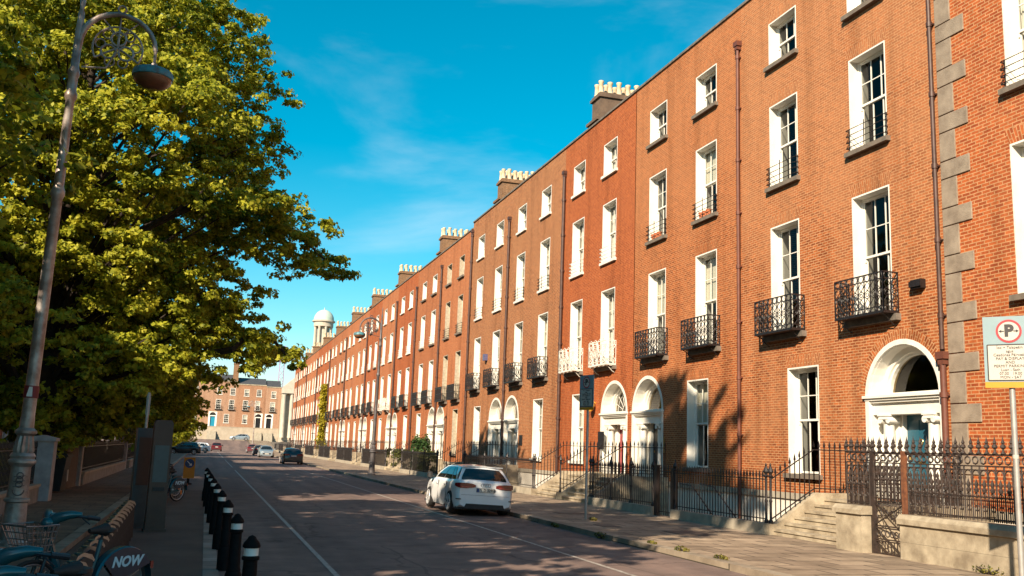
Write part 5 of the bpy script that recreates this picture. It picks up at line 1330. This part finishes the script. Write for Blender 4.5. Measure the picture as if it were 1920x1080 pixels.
bush('bright sunlit bush behind the hedge at the left edge', -9.5, 36.0, 1.6, 1.6, 3.0, 4500, LIME, seed=6, group=None)
bush('sunlit shrub with big leaves behind the bins', -5.7, 38.5, 1.1, 1.6, 3.2, 1400, LIME, seed=7, size=(.12, .20))
bush('rounded sunlit shrub at the street corner behind the black people carrier', -6.0, 140, 5.0, 5.0, 6.8, 5000, LIME, seed=10, size=(.2, .34))
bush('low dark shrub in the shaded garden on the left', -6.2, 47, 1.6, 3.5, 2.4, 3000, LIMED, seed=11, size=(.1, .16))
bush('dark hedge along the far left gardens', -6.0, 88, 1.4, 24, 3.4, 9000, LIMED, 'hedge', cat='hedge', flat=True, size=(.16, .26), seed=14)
LG = 'brick houses behind the left trees'
def left_house(label, ya, W, bm_=BR5):
    townhouse(label, ya, ya + W, (ya + 2.4, ya + 6.1), ya + 6.2, ya + 1.7, bm_, balc=None, guard=None, x=-15.0, rot=math.pi, group=LG, name='brick_house', depth=5.3, top=16.3, dz=-.9, leaf='green', sill='sillw', extra=('noshutter',))
yy = -22.0; i = 0
lo = ['first', 'second', 'third', 'fourth', 'fifth', 'sixth', 'seventh', 'eighth', 'ninth', 'tenth', 'eleventh', 'twelfth', 'thirteenth', 'fourteenth', 'fifteenth', 'sixteenth']
for W, gap in ((8.5, 0), (8.5, 0), (8.5, 1.4), (8.5, 0), (8.5, 0), (8.5, 6.6), (8.5, 0), (8.5, 0), (8.5, 6.5), (8.5, 0), (8.5, 0), (8.5, 5.0), (8.5, 0), (8.5, 0)):
    left_house(f'brick house behind the left trees, {lo[i]} from the near end of its row', yy, W, (BR5, BR6, BR4)[i % 3]); yy += W + gap; i += 1

# ------------------------------------------------------------------ the far end of the street
EY = 230
ENDB = mat('end_basement_paint', (.46, .39, .30), .8, c2=(.34, .28, .21), scale=.8)
def end_house(label, x0, x1, wins, door, leafk, zt, bm_, chim=None, base=2.0, dxs=1.0):
    """front faces -Y; wins: list of (x, sill z, kind)"""
    W = x1 - x0; root = thing('end_brick_house', label, 'house', (x0, EY, 0), 0, 'brick houses closing the street')
    S = {'top': (1.1, 1.55), 'first': (1.15, 2.15), 'ground': (1.1, 1.95)}
    # local: x along the front, y=0 front plane, +y inwards
    b = MB(); op = [(x - x0 - S[k][0] / 2, x - x0 + S[k][0] / 2, z, z + S[k][1]) for x, z, k in wins]
    if door: op.append((door - x0 - .95, door - x0 + .95, 5.0, 8.3))
    xs = sorted({0, W} | {v for o in op for v in o[:2]}); zs = sorted({5.0, zt} | {v for o in op for v in o[2:]})
    for i in range(len(xs) - 1):
        for k in range(len(zs) - 1):
            xm, zm = (xs[i] + xs[i+1]) / 2, (zs[k] + zs[k+1]) / 2
            if any(o[0] < xm < o[1] and o[2] < zm < o[3] for o in op): continue
            b.face([(xs[i], 0, zs[k]), (xs[i+1], 0, zs[k]), (xs[i+1], 0, zs[k+1]), (xs[i], 0, zs[k+1])])
    e = .002; b.box(e, W - e, 9, 9.1, 0, zt); b.face([(e, 0, 5), (e, 9, 5), (e, 9, zt), (e, 0, zt)]); b.face([(W - e, 0, 5), (W - e, 9, 5), (W - e, 9, zt), (W - e, 0, zt)])
    b.build('brick_wall', bm_, root)
    b = MB(); b.box(e, W - e, -.08, .5, base - 1, 4.9); b.box(e, W - e, -.14, .3, 4.9, 4.999); b.build('basement_wall', ENDB, root)
    b = MB(); b.box(e, W - e, -.1, .4, zt, zt + .22); b.build('parapet', STONEL, root)
    b = MB(); b.prism([(.4, zt), (4.5, zt + 1.9), (9, zt)], 0, .05, W - .05); b.build('roof', SLATE, root)
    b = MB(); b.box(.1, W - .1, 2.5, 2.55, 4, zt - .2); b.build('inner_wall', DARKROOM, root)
    for x, z, k in wins:
        w_, h = S[k]; f = MB(); a = w_ / 2
        f.box(-a, -a + .09, -.02, .2, 0, h); f.box(a - .09, a, -.02, .2, 0, h); f.box(-a + .09, a - .09, -.02, .2, h - .09, h); f.box(-a - .1, a + .1, -.12, .2, -.14, 0)
        fo = f.build('window', WHITE, root, (x - x0, 0, z)); s_ = MB(); s_.box(-a + .09, a - .09, .1, .15, h * .48, h * .53)
        for q in (-1, 1): s_.box(q * a * .32 - .02, q * a * .32 + .02, .1, .15, 0, h - .09)
        for q in (.25, .75): s_.box(-a + .09, a - .09, .11, .14, h * q - .02, h * q + .02)
        s_.build('sash', WHITE, fo); g = MB(); g.face([(-a + .09, .16, 0), (a - .09, .16, 0), (a - .09, .16, h - .09), (-a + .09, .16, h - .09)]); g.build('pane', GLASS, fo)
        if (x * 7) % 3 < 1.6: g = MB(); g.face([(-a + .09, .19, h * .5), (a - .09, .19, h * .5), (a - .09, .19, h - .09), (-a + .09, .19, h - .09)]); g.build('blind', BLIND, fo)
        if k == 'first':
            g = MB(); 
            for q in range(9): g.box(-a - .2 + (w_ + .4) * q / 8 - .015, -a - .2 + (w_ + .4) * q / 8 + .015, -.4, -.37, -.1, .75)
            g.box(-a - .22, a + .22, -.42, -.36, .72, .78); g.box(-a - .22, a + .22, -.42, .0, -.16, -.08); g.build('balcony', IRON, root, (x - x0, 0, z))
    if door:
        d = MB(); dl = door - x0; A = [(.95 * math.cos(math.pi * i / 14), 7.35 + .95 * math.sin(math.pi * i / 14)) for i in range(15)]; A2 = [(.72 * math.cos(math.pi * i / 14), 7.45 + .72 * math.sin(math.pi * i / 14)) for i in range(15)]
        for i in range(14):
            for (p, q, r_, s_) in ((A[i], A[i+1], A2[i+1], A2[i]),): d.face([(p[0], -.03, p[1]), (q[0], -.03, q[1]), (r_[0], -.03, r_[1]), (s_[0], -.03, s_[1])])
            d.face([(A[i][0], -.02, A[i][1]), (A[i+1][0], -.02, A[i+1][1]), (A[i+1][0], -.02, 8.3), (A[i][0], -.02, 8.3)])
        for s_ in (-1, 1): d.box(s_ * .55, s_ * .95, -.03, .3, 5.0, 7.35)
        d.box(-.9, .9, -.06, .3, 7.25, 7.46); d.build('doorway', WHITE, root, (dl, 0, 0))
        d = MB(); d.box(-.55, .55, .2, .3, 5.0, 7.25); d.build('door', {'turq': TURQ, 'black': BLKD}[leafk], root, (dl, 0, 0)); d = MB(); d.face([(p[0], .1, p[1]) for p in A2]); d.build('fanlight', CARGLASS, root, (dl, 0, 0))
        d = MB()
        for i in range(7): d.box(-1.0, 1.0, -.3 * (7 - i) - .1, -.1, base - .2 + .3 * i, base + .1 + .3 * i)
        d.build('door_steps', STONE, root, (dl, 0, 0))
    if chim:
        c = MB(); c.box(chim - x0 - .6, chim - x0 + .6, 1, 3, zt - .5, zt + 4.2); c.box(chim - x0 - .7, chim - x0 + .7, .9, 3.1, zt + 4.2, zt + 4.4); ch = c.build('chimney', BROLD, root)
        for q in range(4): c = MB(); c.lathe([(.16, 0), (.13, .9)], (chim - x0, 1.3 + .45 * q, zt + 4.4), 8); c.build('chimney_pot', TERRA, ch)
    return root
end_house('pinkish brick house with turquoise door at the end of the street', -7.5, 6.0, [(2.1, 9.0, 'first'), (5.0, 9.0, 'first'), (4.1, 5.9, 'ground'), (2.2, 12.3, 'top'), (5.1, 12.3, 'top'), (-3, 9.0, 'first'), (-3, 12.3, 'top'), (-3, 5.9, 'ground')], 1.1, 'turq', 15.3, BRE, chim=5.5)
end_house('brown brick house with white framed dark door at the end of the street', 6.0, 12.6, [(8.1, 9.0, 'first'), (10.8, 9.0, 'first'), (8.2, 5.9, 'ground'), (8.2, 12.2, 'top'), (11.0, 12.2, 'top')], 11.2, 'black', 14.7, BREB)
end_house('narrow brick house beside the white church at the end of the street', 12.6, 16.0, [(14.2, 8.9, 'first'), (14.3, 12.0, 'top')], 13.6, 'black', 14.4, BRE)
ch = thing('church', 'white pedimented church with pale green domed tower above the terrace roofs', 'church', (0, 0, 0))
PORT = mat('portland_stone', (.52, .47, .39), .8, c2=(.42, .37, .30), scale=1.0)
b = MB(); b.box(16.05, 34, 229.6, 252, 0, 13.2); b.box(22.7, 34, 232.1, 252, 13.2, 14.4); b.build('wall', PORT, ch)
b = MB(); b.prism([(16.0, 14.41), (22.6, 14.41), (19.3, 17.4)], 1, 228, 240); b.box(16.0, 22.6, 228, 232, 13.2, 14.40); b.build('pediment', PORT, ch)
for q in range(4):
    b = MB(); b.lathe([(.55, 3), (.5, 3.4), (.42, 12.6), (.6, 13.19)], (16.7 + 1.75 * q, 228.8, 0), 12); b.build('column', PORT, ch)
b = MB(); b.box(22.3, 29.5, 238, 245, 14.4, 22); b.box(22.0, 29.8, 237.7, 245.3, 22, 22.5); tw = b.build('tower', PORT, ch)
tx_, ty_ = 25.9, 241.5; HT = 1.045
b = MB(); b.lathe([(2.5, 22.5), (2.5, 25.6), (2.7, 25.8), (1.7, 25.81)], (tx_, ty_, 0), 20); b.lathe([(1.5, 25.8), (1.5, 30.9)], (tx_, ty_, 0), 12); b.lathe([(2.45, 30.9), (2.45, 31.9), (2.85, 32.1), (2.85, 32.4), (2.5, 32.5)], (tx_, ty_, 0), 24); b.build('drum', PORT, tw)
for q in range(8):
    g = 2 * math.pi * q / 8 + .2; b = MB(); b.lathe([(.36, 25.82), (.32, 26.2), (.28, 30.4), (.38, 30.89)], (tx_ + 2.05 * math.cos(g), ty_ + 2.05 * math.sin(g), 0), 8); b.build('column', PORT, tw)
b = MB(); b.lathe([(2.55 * math.cos(R(a)), 32.5 + 2.75 * math.sin(R(a))) for a in range(0, 90, 9)] + [(.15, 35.3), (.12, 35.8)], (tx_, ty_, 0), 24); b.build('dome', mat('dome_copper', (.50, .60, .52), .6, c2=(.38, .48, .42), scale=.6), tw, angle=60)
# crane far behind
cr = thing('tower_crane', 'distant lilac lattice tower crane above the end houses', 'crane', (32, 470, 0))
CRM = mat('crane_lilac_paint', (.36, .24, .42), .6)
b = MB()
def lattice(P, Q, w, n):
    P, Q = Vector(P), Vector(Q); a = (Q - P).normalized(); t = Vector((0, 0, 1)) if abs(a.z) < .5 else Vector((0, 1, 0)); u = a.cross(t).normalized() * w; v = a.cross(u).normalized() * w
    K = [u + v, u - v, -u - v, -u + v]
    for k in K: b.bar(P + k, Q + k, .15)
    for i in range(n):
        p, q = P.lerp(Q, i / n), P.lerp(Q, (i + 1) / n)
        for j in range(4): b.bar(p + K[j], q + K[(j + 1) % 4], .12)
lattice((0, 0, 0), (0, 0, 48), 1.1, 16); b.build('mast', CRM, cr)
b = MB(); lattice((-14, -6, 43.5), (42, 16, 43.5), .9, 26); b.build('jib', CRM, cr); b = MB(); b.box(-13, -10, -8, -3, 39.5, 42.5); b.build('counterweight', STONE, cr); b = MB(); b.box(-1.6, 1.6, -1.6, 1.6, 40, 42.4); b.build('cab', CRM, cr)
# creeper on the far part of the terrace, garden plants, weeds
def creeper(label, y, h, w_, n):
    global rng
    rng = np.random.default_rng(21); root = thing('creeper', label, 'climbing plant', (FX, y, 0))
    z = rng.uniform(.3, h, n); yy_ = rng.normal(0, 1, n) * w_ * (.55 + .5 * np.sin(z * .9) ** 2) * np.where(z > h * .75, .6, 1); c = np.stack([-np.abs(rng.normal(0, .35, n)) - .05, yy_, z], 1)
    nn = np.stack([-np.ones(n), rng.normal(0, .5, n), rng.uniform(0, 1, n)], 1); nn /= np.linalg.norm(nn, axis=1)[:, None]
    obj('foliage', leaves_mesh('foliage', c, rng.uniform(.16, .3, n), nn, IVYY), root); b = MB(); b.tube([(-.05, 0, .1), (-.06, .2, h * .4), (-.05, -.1, h * .9)], .06, 5); b.build('stem', BARK, root)
creeper('yellow green creeper climbing the far terrace front', 142.0, 10.5, 1.1, 5000)
LCON = leaf_mat('conifer_leaves', (.02, .05, .012), (.04, .09, .02), (.07, .13, .03), .2)
for q, (x, y) in enumerate(((14.3, 64.6), (14.3, 67.4))): bush(('left' if q else 'right') + ' of two small clipped conifers rising behind the area railing', x, y, .42, .42, 2.75, 1400, LCON, 'conifer', cat='shrub', seed=30 + q, group='pair of conifers behind the railing', size=(.06, .10))
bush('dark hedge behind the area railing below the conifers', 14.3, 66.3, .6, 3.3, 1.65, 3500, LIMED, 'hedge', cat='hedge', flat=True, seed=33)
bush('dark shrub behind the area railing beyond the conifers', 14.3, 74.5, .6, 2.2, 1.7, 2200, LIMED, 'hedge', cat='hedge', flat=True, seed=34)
WEED = leaf_mat('weed_leaves', (.06, .08, .01), (.14, .14, .02), (.25, .20, .04), .3)
for q, (x, y, s_, lb) in enumerate(((12.96, 13.6, .30, 'small weed growing at the foot of the granite wall'), (10.25, 24.7, .2, 'weed tuft at the foot of the narrow parking sign'), (8.95, 18.4, .16, 'yellowish weed in the kerb nearest the camera'), (8.9, 17.0, .22, 'low mossy weed on the kerb opposite the stone steps'), (9.0, 15.7, .2, 'weed tuft on the pavement edge nearest the camera'), (8.75, 20.6, .26, 'weed strip in the gutter under the narrow parking sign'), (8.75, 23.6, .2, 'thin weed in the gutter behind the white car'))):
    bush(lb, x, y, s_ * .45, s_ * 1.2, s_ * .55, 130, WEED, 'weed', z=.08 if x > 8.8 else 0, cat='weed', size=(.012, .03), seed=40 + q)
